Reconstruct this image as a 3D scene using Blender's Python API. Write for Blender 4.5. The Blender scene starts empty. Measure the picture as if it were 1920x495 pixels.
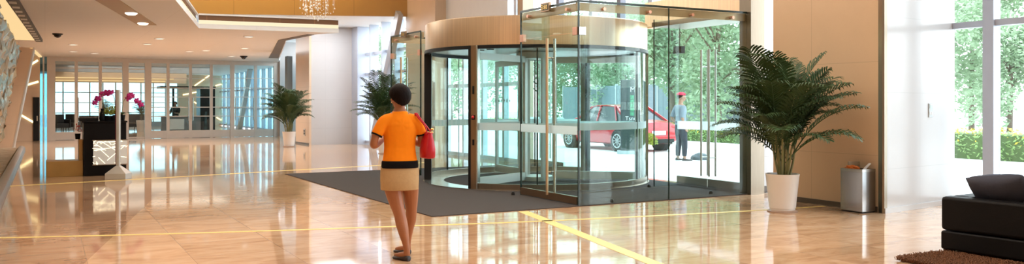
import bpy, bmesh, math, random
from mathutils import Vector, Matrix, Euler, noise
random.seed(7)
PI = math.pi
scn = bpy.context.scene
COL = scn.collection
R = math.radians
# ---------------------------------------------------------------- survey of the photograph
F, H, CZ = 1580.0, 194.0, 1.5
SN, CS = math.sin(R(29)), math.cos(R(29))
def fl(px, py, z=0.0):
    d = (CZ - z) * F / (py - H); l = (px - 960) / F * d
    return (d * SN + l * CS, d * CS - l * SN)
def onX(px, X):
    k = (px - 960) / F
    return X * (CS - SN * k) / (SN + CS * k)
def onY(px, Y):
    k = (px - 960) / F
    return Y * (SN + CS * k) / (CS - SN * k)
def zat(py, X, Y):
    return CZ + (H - py) / F * (X * SN + Y * CS)
# ---------------------------------------------------------------- materials
def newmat(name):
    m = bpy.data.materials.new(name); m.use_nodes = True
    nt = m.node_tree; nt.nodes.clear()
    out = nt.nodes.new('ShaderNodeOutputMaterial')
    return m, nt, out
def N(nt, typ, **kw):
    n = nt.nodes.new(typ)
    for k, v in kw.items():
        if k in n.inputs.keys(): n.inputs[k].default_value = v
        else: setattr(n, k, v)
    return n
def c4(c): return (c[0], c[1], c[2], 1.0)
def srgb(r, g, b):
    f = lambda v: (v/255/12.92 if v/255 <= .04045 else ((v/255+.055)/1.055)**2.4)
    return (f(r), f(g), f(b))
def principled(name, col, rough=.5, metal=0.0, var=.08, scale=6.0, bump=0.0, spec=.5, aniso=None, coat=0.0, emit=None, estr=0.0):
    """plain material whose colour wanders a little with a noise of its own"""
    m, nt, out = newmat(name)
    b = N(nt, 'ShaderNodeBsdfPrincipled')
    b.inputs['Roughness'].default_value = rough
    b.inputs['Metallic'].default_value = metal
    b.inputs['Specular IOR Level'].default_value = spec
    b.inputs['Coat Weight'].default_value = coat
    tc = N(nt, 'ShaderNodeTexCoord'); mp = N(nt, 'ShaderNodeMapping')
    if aniso: mp.inputs['Scale'].default_value = aniso
    no = N(nt, 'ShaderNodeTexNoise'); no.inputs['Scale'].default_value = scale; no.inputs['Detail'].default_value = 4
    nt.links.new(tc.outputs['Object'], mp.inputs['Vector']); nt.links.new(mp.outputs[0], no.inputs['Vector'])
    mx = N(nt, 'ShaderNodeMix', data_type='RGBA')
    mx.inputs[6].default_value = c4([max(0, v*(1-var)) for v in col]); mx.inputs[7].default_value = c4([min(1, v*(1+var)) for v in col])
    nt.links.new(no.outputs['Fac'], mx.inputs[0]); nt.links.new(mx.outputs[2], b.inputs['Base Color'])
    if bump:
        bp = N(nt, 'ShaderNodeBump'); bp.inputs['Strength'].default_value = bump; bp.inputs['Distance'].default_value = .02
        nt.links.new(no.outputs['Fac'], bp.inputs['Height']); nt.links.new(bp.outputs[0], b.inputs['Normal'])
    if emit:
        b.inputs['Emission Color'].default_value = c4(emit); b.inputs['Emission Strength'].default_value = estr
    nt.links.new(b.outputs[0], out.inputs[0])
    return m
def glass(name, tint, frost=0.0, rough=0.0):
    """thin pane: tinted see-through plus mirror reflection that grows towards grazing"""
    m, nt, out = newmat(name)
    tr = N(nt, 'ShaderNodeBsdfTransparent'); tr.inputs[0].default_value = c4(tint)
    gl = N(nt, 'ShaderNodeBsdfGlossy'); gl.inputs['Roughness'].default_value = rough; gl.inputs[0].default_value = (.95, 1, .98, 1)
    geo = N(nt, 'ShaderNodeNewGeometry'); dt = N(nt, 'ShaderNodeVectorMath', operation='DOT_PRODUCT')
    nt.links.new(geo.outputs['Normal'], dt.inputs[0]); nt.links.new(geo.outputs['Incoming'], dt.inputs[1])
    ab = N(nt, 'ShaderNodeMath', operation='ABSOLUTE'); nt.links.new(dt.outputs['Value'], ab.inputs[0])
    iv = N(nt, 'ShaderNodeMath', operation='SUBTRACT'); iv.inputs[0].default_value = 1; nt.links.new(ab.outputs[0], iv.inputs[1])
    pw = N(nt, 'ShaderNodeMath', operation='POWER'); pw.inputs[1].default_value = 5; nt.links.new(iv.outputs[0], pw.inputs[0])
    fr = N(nt, 'ShaderNodeMath', operation='MULTIPLY_ADD'); fr.inputs[1].default_value = .55; fr.inputs[2].default_value = .028; nt.links.new(pw.outputs[0], fr.inputs[0])
    mx = N(nt, 'ShaderNodeMixShader')
    nt.links.new(fr.outputs[0], mx.inputs[0]); nt.links.new(tr.outputs[0], mx.inputs[1]); nt.links.new(gl.outputs[0], mx.inputs[2])
    last = mx
    if frost:
        df = N(nt, 'ShaderNodeBsdfTranslucent'); df.inputs[0].default_value = (.96, 1, 1, 1)
        dd = N(nt, 'ShaderNodeBsdfDiffuse'); dd.inputs[0].default_value = (.92, .97, .97, 1)
        ad = N(nt, 'ShaderNodeMixShader'); ad.inputs[0].default_value = .35
        nt.links.new(df.outputs[0], ad.inputs[1]); nt.links.new(dd.outputs[0], ad.inputs[2])
        m2 = N(nt, 'ShaderNodeMixShader'); m2.inputs[0].default_value = frost
        nt.links.new(mx.outputs[0], m2.inputs[1]); nt.links.new(ad.outputs[0], m2.inputs[2]); last = m2
    nt.links.new(last.outputs[0], out.inputs[0])
    return m
def emitmat(name, col, s):
    m, nt, out = newmat(name)
    e = N(nt, 'ShaderNodeEmission'); e.inputs[0].default_value = c4(col); e.inputs[1].default_value = s
    nt.links.new(e.outputs[0], out.inputs[0]); return m
def panelled(name, col, wx, wy, wz, rough=.35, offs=(0, 0, 0), joint=.006, dark=.72, vein=.06, spec=.4):
    """cladding in big slabs: joints where world coordinates cross multiples of wx/wy/wz (0 = none)"""
    m, nt, out = newmat(name)
    b = N(nt, 'ShaderNodeBsdfPrincipled'); b.inputs['Roughness'].default_value = rough; b.inputs['Specular IOR Level'].default_value = spec
    geo = N(nt, 'ShaderNodeNewGeometry'); sp = N(nt, 'ShaderNodeSeparateXYZ'); nt.links.new(geo.outputs['Position'], sp.inputs[0])
    tot = None
    for i, w in enumerate((wx, wy, wz)):
        if not w: continue
        a = N(nt, 'ShaderNodeMath', operation='ADD'); a.inputs[1].default_value = offs[i] + 100*w; nt.links.new(sp.outputs[i], a.inputs[0])
        p = N(nt, 'ShaderNodeMath', operation='PINGPONG'); p.inputs[1].default_value = w/2; nt.links.new(a.outputs[0], p.inputs[0])
        l = N(nt, 'ShaderNodeMath', operation='LESS_THAN'); l.inputs[1].default_value = joint/2; nt.links.new(p.outputs[0], l.inputs[0])
        if tot is None: tot = l
        else:
            q = N(nt, 'ShaderNodeMath', operation='MAXIMUM'); nt.links.new(tot.outputs[0], q.inputs[0]); nt.links.new(l.outputs[0], q.inputs[1]); tot = q
    no = N(nt, 'ShaderNodeTexNoise'); no.inputs['Scale'].default_value = 2.2; no.inputs['Detail'].default_value = 7; no.inputs['Roughness'].default_value = .65
    nt.links.new(geo.outputs['Position'], no.inputs['Vector'])
    mx = N(nt, 'ShaderNodeMix', data_type='RGBA')
    mx.inputs[6].default_value = c4([v*(1-vein) for v in col]); mx.inputs[7].default_value = c4([min(1, v*(1+vein)) for v in col])
    nt.links.new(no.outputs['Fac'], mx.inputs[0])
    m2 = N(nt, 'ShaderNodeMix', data_type='RGBA'); m2.inputs[7].default_value = c4([v*dark for v in col])
    nt.links.new(mx.outputs[2], m2.inputs[6])
    if tot: nt.links.new(tot.outputs[0], m2.inputs[0])
    else: m2.inputs[0].default_value = 0
    nt.links.new(m2.outputs[2], b.inputs['Base Color']); nt.links.new(b.outputs[0], out.inputs[0])
    return m
def marble():
    m, nt, out = newmat('polished_marble')
    b = N(nt, 'ShaderNodeBsdfPrincipled'); b.inputs['Roughness'].default_value = .045; b.inputs['IOR'].default_value = 1.52
    geo = N(nt, 'ShaderNodeNewGeometry'); sp = N(nt, 'ShaderNodeSeparateXYZ'); nt.links.new(geo.outputs['Position'], sp.inputs[0])
    L = nt.links.new
    def math_(op, a, bb=None, c=None):
        n = N(nt, 'ShaderNodeMath', operation=op)
        for i, v in enumerate((a, bb, c)):
            if v is None: continue
            if isinstance(v, (int, float)): n.inputs[i].default_value = v
            else: L(v, n.inputs[i])
        return n.outputs[0]
    T = .9
    xs = math_('ADD', sp.outputs[0], 90.55); ys = math_('ADD', sp.outputs[1], 90.3)
    jx = math_('LESS_THAN', math_('PINGPONG', xs, T/2), .003); jy = math_('LESS_THAN', math_('PINGPONG', ys, T/2), .003)
    joint = math_('MAXIMUM', jx, jy)
    fx = math_('FLOOR', math_('DIVIDE', xs, T)); fy = math_('FLOOR', math_('DIVIDE', ys, T))
    cmb = N(nt, 'ShaderNodeCombineXYZ'); L(fx, cmb.inputs[0]); L(fy, cmb.inputs[1])
    wn = N(nt, 'ShaderNodeTexWhiteNoise', noise_dimensions='2D'); L(cmb.outputs[0], wn.inputs['Vector'])
    # veining, stretched along the slabs and shifted from slab to slab
    sh = N(nt, 'ShaderNodeVectorMath', operation='MULTIPLY_ADD'); L(wn.outputs['Color'], sh.inputs[0]); sh.inputs[1].default_value = (9, 9, 9); L(geo.outputs['Position'], sh.inputs[2])
    mp = N(nt, 'ShaderNodeMapping'); mp.inputs['Rotation'].default_value = (0, 0, .35); mp.inputs['Scale'].default_value = (1.1, 2.6, 1); L(sh.outputs[0], mp.inputs['Vector'])
    n1 = N(nt, 'ShaderNodeTexNoise'); n1.inputs['Scale'].default_value = 1.5; n1.inputs['Detail'].default_value = 9; n1.inputs['Roughness'].default_value = .62; n1.inputs['Distortion'].default_value = .9; L(mp.outputs[0], n1.inputs['Vector'])
    cr = N(nt, 'ShaderNodeValToRGB'); L(n1.outputs['Fac'], cr.inputs[0])
    e = cr.color_ramp.elements
    e[0].position = .25; e[0].color = c4((.40, .215, .115)); e[1].position = .75; e[1].color = c4((.74, .525, .35))
    k = e.new(.5); k.color = c4((.62, .385, .225))
    # tone of each slab
    hv = N(nt, 'ShaderNodeHueSaturation'); L(cr.outputs[0], hv.inputs['Color'])
    L(math_('MULTIPLY_ADD', wn.outputs['Value'], .16, .92), hv.inputs['Value'])
    # darker tone to one side of a slanted line
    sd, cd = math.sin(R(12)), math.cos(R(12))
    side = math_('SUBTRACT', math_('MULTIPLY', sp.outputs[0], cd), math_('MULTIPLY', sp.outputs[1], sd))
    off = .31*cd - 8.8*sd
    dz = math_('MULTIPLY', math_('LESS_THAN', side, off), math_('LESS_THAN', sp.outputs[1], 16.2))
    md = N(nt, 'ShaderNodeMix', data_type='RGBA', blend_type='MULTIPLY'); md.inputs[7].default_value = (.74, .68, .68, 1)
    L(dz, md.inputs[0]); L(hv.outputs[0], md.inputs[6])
    mj = N(nt, 'ShaderNodeMix', data_type='RGBA'); mj.inputs[7].default_value = (.2, .12, .08, 1); L(math_('MULTIPLY', joint, .55), mj.inputs[0]); L(md.outputs[2], mj.inputs[6])
    L(mj.outputs[2], b.inputs['Base Color'])
    n2 = N(nt, 'ShaderNodeTexNoise'); n2.inputs['Scale'].default_value = .8; L(geo.outputs['Position'], n2.inputs['Vector'])
    L(math_('MULTIPLY_ADD', n2.outputs['Fac'], .05, .03), b.inputs['Roughness'])
    L(b.outputs[0], out.inputs[0]); return m

M = {}
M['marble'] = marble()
M['ceiling'] = panelled('ceiling_paint', (.84, .83, .83), 2.4, 1.8, 0, rough=.55, joint=.01, dark=.9, vein=.02)
M['white_ceiling'] = principled('white_ceiling_paint', (.84, .84, .84), .6, var=.02)
M['amber'] = panelled('amber_wood_wall', (.50, .27, .065), 1.7, 0, 0, rough=.45, joint=.02, dark=.75, vein=.05)
M['brown_panel'] = panelled('brown_panel', (.17, .075, .03), .9, 0, 0, rough=.4, joint=.02, dark=1.5)
M['cove'] = emitmat('cove_light', (1.0, .86, .58), .75)
M['cove2'] = emitmat('warm_cove_light', (1.0, .70, .34), 0.7)
M['led'] = emitmat('led_line', (1.0, .80, .40), 2.0)
M['lamp'] = emitmat('lamp_disc', (1.0, .9, .74), 2.2)
M['beige'] = panelled('beige_stone', (.70, .49, .31), 0, 1.95, 1.3, offs=(0, .88, .52), rough=.3, joint=.008, dark=.82)
M['beige_plain'] = panelled('beige_stone_plain', (.70, .53, .38), 0, 0, 1.3, offs=(0, 0, .5), rough=.35, joint=.008, dark=.82)
M['white_stone'] = panelled('white_stone', (.55, .535, .53), 1.0, 0, 1.05, offs=(.05, 0, .45), rough=.18, joint=.008, dark=.88, vein=.03, spec=.6)
M['skirting'] = principled('dark_skirting', (.10, .075, .055), .35)
M['glass'] = glass('clear_green_glass', (.90, .965, .955))
M['glass_clear'] = glass('window_glass', (.97, .99, .985))
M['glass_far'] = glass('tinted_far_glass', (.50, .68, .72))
M['frost'] = glass('frosted_film', (.9, .98, .98), frost=.9)
M['edge'] = principled('dark_glass_edge', (.012, .03, .026), .2)
M['rail'] = principled('copper_rail', (.56, .35, .19), .4, metal=.35, var=.12)
M['black'] = principled('black_metal', (.008, .008, .009), .4, spec=.3)
M['bronze'] = principled('brushed_bronze', (.40, .26, .16), .28, metal=1, scale=9, aniso=(30, 30, .6), var=.18)
M['bronze_dark'] = principled('dark_bronze', (.30, .25, .19), .3, metal=1, scale=9, aniso=(20, 20, .5), var=.2)
M['copper'] = principled('copper_cladding', (.86, .62, .41), .33, metal=1, scale=3, aniso=(14, 14, .15), var=.22)
M['copper_fitting'] = principled('copper_fitting', (.80, .45, .32), .35, metal=.8, scale=4)
M['steel'] = principled('brushed_steel', (.62, .61, .58), .25, metal=1, scale=12, aniso=(.5, .5, 30), var=.1)
M['alu'] = principled('satin_aluminium', (.66, .64, .61), .42, metal=.7, var=.05)
M['door_frame'] = principled('champagne_frame', (.60, .55, .50), .4, metal=.5, var=.05)
M['carpet'] = principled('grey_carpet', (.085, .075, .072), .95, var=.45, scale=260, bump=.35, spec=.1)
M['brass_inlay'] = principled('brass_inlay', (.95, .74, .26), .42, metal=.15, var=.06, scale=20)
M['pot'] = principled('white_ceramic', (.80, .76, .72), .3, var=.04, scale=3)
M['soil'] = principled('dark_soil', (.05, .033, .022), .95, var=.5, scale=40, bump=.6)
M['frond'] = principled('palm_leaf', (.040, .082, .024), .55, var=.6, scale=5)
M['cane'] = principled('palm_cane', (.20, .19, .07), .5, var=.3, scale=14)
M['skin'] = principled('skin', (.50, .255, .15), .5, var=.06, scale=14)
M['skin2'] = principled('skin_tan', (.36, .19, .12), .55, var=.06, scale=14)
M['stocking'] = principled('tanned_leg_skin', (.37, .14, .06), .42, var=.06, scale=14)
M['orange'] = principled('orange_jersey', (.95, .26, .005), .8, var=.05, scale=25, bump=.05, spec=.2)
M['khaki'] = principled('khaki_cotton', (.52, .35, .18), .85, var=.10, scale=30, bump=.1, spec=.2)
M['black_cloth'] = principled('black_cloth', (.008, .007, .008), .9, var=.2, spec=.1)
M['hair'] = principled('dark_hair', (.008, .004, .0035), .5, var=.5, scale=20, aniso=(10, 10, 1.2), bump=.4, spec=.08)
M['red_leather'] = principled('red_leather', (.50, .008, .025), .35, var=.12, scale=30, bump=.08)
M['shoe'] = principled('dark_shoe_leather', (.022, .013, .012), .4)
M['gold'] = principled('gold_metal', (.85, .6, .25), .25, metal=1)
M['eye'] = principled('eye_white', (.75, .72, .68), .3)
M['iris'] = principled('dark_iris', (.02, .012, .01), .2)
M['lip'] = principled('lip', (.45, .13, .11), .45)
M['uniform'] = principled('uniform_shirt', (.20, .25, .30), .8, var=.1)
M['trousers'] = principled('dark_trousers', (.028, .032, .045), .85, var=.2)
M['beret'] = principled('red_beret', (.50, .02, .06), .8, var=.15)
M['sofa'] = principled('black_leather', (.006, .0055, .006), .5, var=.3, scale=50, bump=.06, spec=.16)
M['sofa_top'] = M['sofa']
M['pillow'] = principled('slate_fabric', (.058, .064, .092), .7, var=.15, scale=60, bump=.1, spec=.3)
M['rug'] = principled('brown_shag', (.20, .085, .04), .95, var=.5, scale=60)
M['paper'] = principled('white_paper', (.85, .85, .86), .7)
M['orange_wrap'] = principled('orange_wrapper', (.70, .17, .025), .5, var=.3, scale=30)
M['plastic'] = principled('pale_plastic', (.50, .55, .56), .35)
M['green_disp'] = principled('pale_green_display', (.50, .66, .60), .3)
M['wood_gold'] = principled('gold_plinth', (.40, .23, .07), .35, metal=.45, var=.15, scale=5)
M['desk'] = principled('black_lacquer', (.005, .005, .006), .35, var=.2, spec=.14)
M['orchid'] = principled('orchid_petal', (.55, .015, .20), .6, var=.25, scale=20)
M['leaf_y'] = principled('yellow_green_leaf', (.30, .34, .05), .55, var=.4, scale=20)
M['red_berry'] = principled('red_bract', (.65, .05, .02), .6, var=.25)
M['crystal'] = principled('crystal_bead', (.95, .86, .74), .05, metal=.55, var=.08, emit=(1, .85, .65), estr=.12)
M['pavement'] = panelled('pale_pavement', (.78, .78, .76), 1.2, 1.2, 0, rough=.8, joint=.012, dark=.85, vein=.04)
M['asphalt'] = principled('pale_asphalt', (.62, .63, .63), .9, var=.08, scale=20)
def leafmat(name, col):
    m = principled(name, col, .6, var=.45, scale=1.5); nt = m.node_tree
    out = [n for n in nt.nodes if n.type == 'OUTPUT_MATERIAL'][0]; b = [n for n in nt.nodes if n.type == 'BSDF_PRINCIPLED'][0]; mixc = [n for n in nt.nodes if n.type == 'MIX'][0]
    t = N(nt, 'ShaderNodeBsdfTranslucent'); nt.links.new(mixc.outputs[2], t.inputs[0]); ms = N(nt, 'ShaderNodeMixShader'); ms.inputs[0].default_value = .5
    nt.links.new(b.outputs[0], ms.inputs[1]); nt.links.new(t.outputs[0], ms.inputs[2]); nt.links.new(ms.outputs[0], out.inputs[0]); return m
M['leaf'] = leafmat('tree_leaf', (.38, .50, .33))
M['bark'] = principled('bark', (.16, .12, .09), .9, var=.4, scale=12, bump=.4)
M['hedge'] = leafmat('hedge_leaf', (.34, .50, .20))
M['yellow_flower'] = principled('yellow_blossom', (.85, .62, .08), .7, var=.2)
M['bluegrey'] = panelled('blue_grey_fence', (.17, .215, .24), 0, 1.5, 0, rough=.6, joint=.06, dark=.7)
M['carpaint'] = principled('red_car_paint', (.55, .012, .025), .22, var=.04, coat=.7)
M['carglass'] = principled('dark_car_glass', (.03, .04, .045), .06)
M['tyre'] = principled('tyre_rubber', (.02, .02, .02), .8)
M['rim'] = principled('alloy_rim', (.70, .70, .72), .3, metal=.8)
M['tail'] = principled('tail_lamp', (.55, .02, .03), .15)
M['plate'] = principled('number_plate', (.62, .72, .85), .4)
M['totem'] = principled('totem_dark', (.035, .045, .05), .3)
M['white_letter'] = principled('white_lettering', (.9, .9, .88), .5)
M['green_letter'] = principled('green_lettering', (.10, .55, .25), .5)
M['tarp'] = principled('dark_tarpaulin', (.07, .09, .10), .5, var=.3)
M['fin'] = principled('pale_blue_fin', (.50, .54, .63), .35, metal=.3, var=.05)
M['pale_concrete'] = principled('pale_blue_concrete', (.50, .54, .58), .8, var=.15, scale=3)
M['concrete'] = principled('concrete', (.42, .44, .46), .8, var=.15, scale=3)
M['red_plastic'] = principled('red_plastic', (.6, .02, .02), .3)
M['mirrorlike'] = principled('crystal_glass', (.42, .35, .24), .24, metal=.6, var=.55, scale=2.2)
M['curtain'] = principled('pale_wall', (.78, .78, .78), .6, var=.03)
M['furn'] = principled('dark_upholstery', (.03, .028, .03), .7)

# ---------------------------------------------------------------- mesh helpers
class MB:
    def __init__(s): s.v = []; s.f = []
    def add(s, vs, fs):
        o = len(s.v); s.v += [Vector(p) for p in vs]; s.f += [tuple(i+o for i in q) for q in fs]; return s
    def box(s, x0, x1, y0, y1, z0, z1, mat=None):
        vs = [(x, y, z) for z in (z0, z1) for (x, y) in ((x0, y0), (x1, y0), (x1, y1), (x0, y1))]
        if mat is not None: vs = [mat @ Vector(p) for p in vs]
        return s.add(vs, [(3, 2, 1, 0), (4, 5, 6, 7), (0, 1, 5, 4), (1, 2, 6, 5), (2, 3, 7, 6), (3, 0, 4, 7)])
    def bar(s, p, q, w, h, up=(0, 0, 1)):
        """square bar from p to q, w across, h along 'up'"""
        p, q = Vector(p), Vector(q); d = (q-p).normalized(); a = d.cross(Vector(up))
        if a.length < 1e-5: a = d.cross(Vector((1, 0, 0)))
        a.normalize(); b = a.cross(d)
        vs = [c + a*i*w/2 + b*j*h/2 for c in (p, q) for (i, j) in ((-1, -1), (1, -1), (1, 1), (-1, 1))]
        return s.add(vs, [(0, 1, 2, 3), (7, 6, 5, 4), (0, 4, 5, 1), (1, 5, 6, 2), (2, 6, 7, 3), (3, 7, 4, 0)])
    def prism(s, poly, z0, z1):
        n = len(poly); vs = [(x, y, z0) for x, y in poly] + [(x, y, z1) for x, y in poly]
        ar = sum(poly[i][0]*poly[(i+1) % n][1]-poly[(i+1) % n][0]*poly[i][1] for i in range(n))
        idx = list(range(n)) if ar > 0 else list(range(n))[::-1]
        fs = [tuple(idx[::-1]), tuple(i+n for i in idx)]
        for k in range(n):
            a, b = idx[k], idx[(k+1) % n]; fs.append((a, b, b+n, a+n))
        return s.add(vs, fs)
    def loft(s, rings, cap=True, closed=True):
        n = len(rings[0]); vs = [p for r in rings for p in r]; fs = []
        for i in range(len(rings)-1):
            for j in range(n if closed else n-1):
                a, b = i*n+j, i*n+(j+1) % n; fs.append((a, b, b+n, a+n))
        if cap and closed:
            fs.append(tuple(range(n))[::-1]); fs.append(tuple(range((len(rings)-1)*n, len(rings)*n)))
        return s.add(vs, fs)
    def tube(s, pts, rad, n=10, cap=True, flat=1.0, up=None, round_ends=False):
        pts = [Vector(p) for p in pts]
        if not isinstance(rad, (list, tuple)): rad = [rad]*len(pts)
        rad = list(rad)
        if round_ends:
            d0 = (pts[0]-pts[1]).normalized(); d1 = (pts[-1]-pts[-2]).normalized()
            pts = [pts[0]+d0*rad[0]*.8, pts[0]+d0*rad[0]*.5] + pts + [pts[-1]+d1*rad[-1]*.5, pts[-1]+d1*rad[-1]*.8]
            rad = [rad[0]*.45, rad[0]*.85] + rad + [rad[-1]*.85, rad[-1]*.45]
        t0 = (pts[1]-pts[0]).normalized()
        a = Vector(up) if up else (Vector((0, 0, 1)) if abs(t0.z) < .9 else Vector((1, 0, 0)))
        a = (a - t0*a.dot(t0)).normalized(); rings = []
        for i, p in enumerate(pts):
            t = (pts[min(i+1, len(pts)-1)]-pts[max(i-1, 0)]).normalized()
            a = (a - t*a.dot(t)).normalized(); b = t.cross(a)
            rings.append([p + (a*math.cos(2*PI*k/n)*flat + b*math.sin(2*PI*k/n))*rad[i] for k in range(n)])
        return s.loft(rings, cap)
    def lathe(s, prof, c=(0, 0, 0), n=32, cap=True, a0=0, a1=2*PI):
        full = abs(a1-a0-2*PI) < 1e-6; m = n if full else n+1; rings = []
        for r, z in prof:
            rings.append([(c[0]+r*math.cos(a0+(a1-a0)*k/n), c[1]+r*math.sin(a0+(a1-a0)*k/n), c[2]+z) for k in range(m)])
        return s.loft(rings, cap and full, full)
    def arcbox(s, r0, r1, z0, z1, a0, a1, c=(0, 0), n=24):
        """solid curved wall between two radii"""
        rings = []
        for k in range(n+1):
            a = a0+(a1-a0)*k/n; x, y = math.cos(a), math.sin(a)
            rings.append([(c[0]+r0*x, c[1]+r0*y, z0), (c[0]+r1*x, c[1]+r1*y, z0), (c[0]+r1*x, c[1]+r1*y, z1), (c[0]+r0*x, c[1]+r0*y, z1)])
        n4 = 4; vs = [p for r in rings for p in r]; fs = []
        for i in range(n):
            for j in range(4):
                a, b = i*4+j, i*4+(j+1) % 4; fs.append((b, a, a+4, b+4))
        fs.append((0, 1, 2, 3)); fs.append(tuple(n*4+j for j in (3, 2, 1, 0)))
        return s.add(vs, fs)
    def ball(s, c, r, n=12, m=8, mat=None):
        if not isinstance(r, (list, tuple)): r = (r, r, r)
        rings = []
        for i in range(1, m):
            t = PI*i/m
            rings.append([Vector((r[0]*math.sin(t)*math.cos(2*PI*k/n), r[1]*math.sin(t)*math.sin(2*PI*k/n), -r[2]*math.cos(t))) for k in range(n)])
        vs = [p for g in rings for p in g] + [Vector((0, 0, -r[2])), Vector((0, 0, r[2]))]; fs = []
        for i in range(m-2):
            for j in range(n): a, b = i*n+j, i*n+(j+1) % n; fs.append((a, b, b+n, a+n))
        lo, hi = len(vs)-2, len(vs)-1
        for j in range(n):
            fs.append((lo, (j+1) % n, j)); fs.append((hi, (m-2)*n+j, (m-2)*n+(j+1) % n))
        if mat is not None: vs = [mat @ p for p in vs]
        return s.add([p+Vector(c) for p in vs], fs)
    def mesh(s, name, mat, off=None, smooth=35):
        me = bpy.data.meshes.new(name)
        vs = s.v if off is None else [p-off for p in s.v]
        me.from_pydata([tuple(p) for p in vs], [], s.f); me.validate(); me.update()
        if mat: me.materials.append(mat)
        if smooth:
            me.shade_smooth()
            try: me.set_sharp_from_angle(angle=R(smooth))
            except Exception: pass
        return me
    def build(s, name, mat, parent=None, loc=None, rz=0.0, bevel=0, smooth=35, world=True):
        """one object. With a parent, world coordinates are taken back to the parent's base."""
        off = None
        if parent is not None and world:
            p = parent; off = Vector((0, 0, 0))
            while p is not None: off = off + p.location; p = p.parent
        elif loc is not None and world: off = Vector(loc)
        o = bpy.data.objects.new(name, s.mesh(name, mat, off, smooth)); COL.objects.link(o)
        if parent is not None: o.parent = parent
        elif loc is not None: o.location = loc
        o.rotation_euler.z = rz
        if bevel:
            b = o.modifiers.new('bevel', 'BEVEL'); b.width = bevel; b.segments = 2; b.limit_method = 'ANGLE'; b.angle_limit = R(50); b.harden_normals = True
        return o
def tag(o, label=None, cat=None, group=None, kind=None):
    if label: o['label'] = label
    if cat: o['category'] = cat
    if group: o['group'] = group
    if kind: o['kind'] = kind
    return o
def thing(name, label, cat, loc=(0, 0, 0), rz=0.0, group=None):
    o = bpy.data.objects.new(name, None); COL.objects.link(o); o.empty_display_size = .1
    o.location = loc; o.rotation_euler.z = rz
    return tag(o, label, cat, group)
def struct(name, mb, mat, bevel=0, **kw):
    return tag(mb.build(name, mat, bevel=bevel, **kw), kind='structure')
def structroot(name, loc):
    o = bpy.data.objects.new(name, None); COL.objects.link(o); o.location = loc
    return tag(o, kind='structure')
def copy_tree(o, parent=None):
    c = o.copy(); COL.objects.link(c)
    if parent is not None: c.parent = parent; c.matrix_parent_inverse = o.matrix_parent_inverse.copy()
    for ch in [x for x in list(bpy.data.objects) if x.parent == o]: copy_tree(ch, c)
    return c
def kids(o): return [x for x in bpy.data.objects if x.parent == o]
def spline(pts, per=6):
    """Catmull-Rom through tuples of any length"""
    P = [pts[0]] + list(pts) + [pts[-1]]; out = []
    for i in range(1, len(P)-2):
        for k in range(per):
            t = k/per; a, b, c, d = P[i-1], P[i], P[i+1], P[i+2]
            out.append(tuple(.5*((2*b[j])+(c[j]-a[j])*t+(2*a[j]-5*b[j]+4*c[j]-d[j])*t*t+(3*b[j]-a[j]-3*c[j]+d[j])*t**3) for j in range(len(b))))
    out.append(tuple(pts[-1])); return out
def fuse(mb, name, mat, parent, voxel=.006, smooth=4, world=False):
    """weld overlapping closed shells into one continuous skin"""
    o = mb.build(name, mat, None, smooth=0)
    r = o.modifiers.new('r', 'REMESH'); r.mode = 'VOXEL'; r.voxel_size = voxel
    if smooth:
        q = o.modifiers.new('s', 'SMOOTH'); q.factor = .5; q.iterations = smooth
    dg = bpy.context.evaluated_depsgraph_get(); dg.update()
    me = bpy.data.meshes.new_from_object(o.evaluated_get(dg)); me.name = name
    old = o.data; o.modifiers.clear(); o.data = me; bpy.data.meshes.remove(old)
    if not me.materials: me.materials.append(mat)
    me.shade_smooth()
    o.parent = parent
    return o
def text_mesh(name, txt, size, mat, parent, matrix, ext=.002):
    cu = bpy.data.curves.new(name+'_c', 'FONT'); cu.body = txt; cu.size = size; cu.extrude = ext; cu.align_x = 'CENTER'; cu.align_y = 'CENTER'
    t = bpy.data.objects.new(name+'_t', cu); COL.objects.link(t)
    dg = bpy.context.evaluated_depsgraph_get(); dg.update()
    me = bpy.data.meshes.new_from_object(t.evaluated_get(dg)); me.name = name
    bpy.data.objects.remove(t); bpy.data.curves.remove(cu)
    me.materials.clear(); me.materials.append(mat)
    o = bpy.data.objects.new(name, me); COL.objects.link(o); o.parent = parent; o.matrix_local = matrix
    return o
# ================================================================ SETTING
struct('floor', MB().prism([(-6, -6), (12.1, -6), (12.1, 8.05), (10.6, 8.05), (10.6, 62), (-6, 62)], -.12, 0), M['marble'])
struct('pavement', MB().box(-40, 110, -60, 140, -.3, -.13), M['pavement'])
struct('pavement_forecourt', MB().prism([(12.1, -60), (60, -60), (60, 140), (10.6, 140), (10.6, 8.05), (12.1, 8.05)], -.129, -.01), M['pavement'])
# inlaid brass lines of the floor (fan of thin strips and one broad band)
def inlay(name, pts, w):
    P = [Vector((x, y, 0)) for x, y in pts]; L, Q = [], []
    for i, p in enumerate(P):
        t = (P[min(i+1, len(P)-1)]-P[max(i-1, 0)]).normalized(); n = Vector((-t.y, t.x, 0))*w/2
        L.append(p+n); Q.append(p-n)
    rings = [[a+Vector((0, 0, -.01)), b+Vector((0, 0, -.01)), b+Vector((0, 0, .0025)), a+Vector((0, 0, .0025))] for a, b in zip(L, Q)]
    return struct(name, MB().loft(rings), M['brass_inlay'])
inlay('trim_1', spline([fl(x, y) for x, y in ((-40, 447), (280, 439.5), (560, 431), (760, 424), (960, 417), (1200, 406), (1440, 393.5), (1545, 386.5))], 4), .07)
inlay('trim_2', spline([fl(x, y) for x, y in ((-40, 352), (240, 337), (560, 318.5), (713, 310))] + [(8.6, 19.85)], 4), .12)
a_, b_ = Vector(fl(983.5, 397.3)), Vector(fl(1229, 495)); dn = (b_-a_).normalized()
inlay('trim_3', [tuple(a_ - dn*.05), tuple(b_ + dn*6)], .145)
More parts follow.
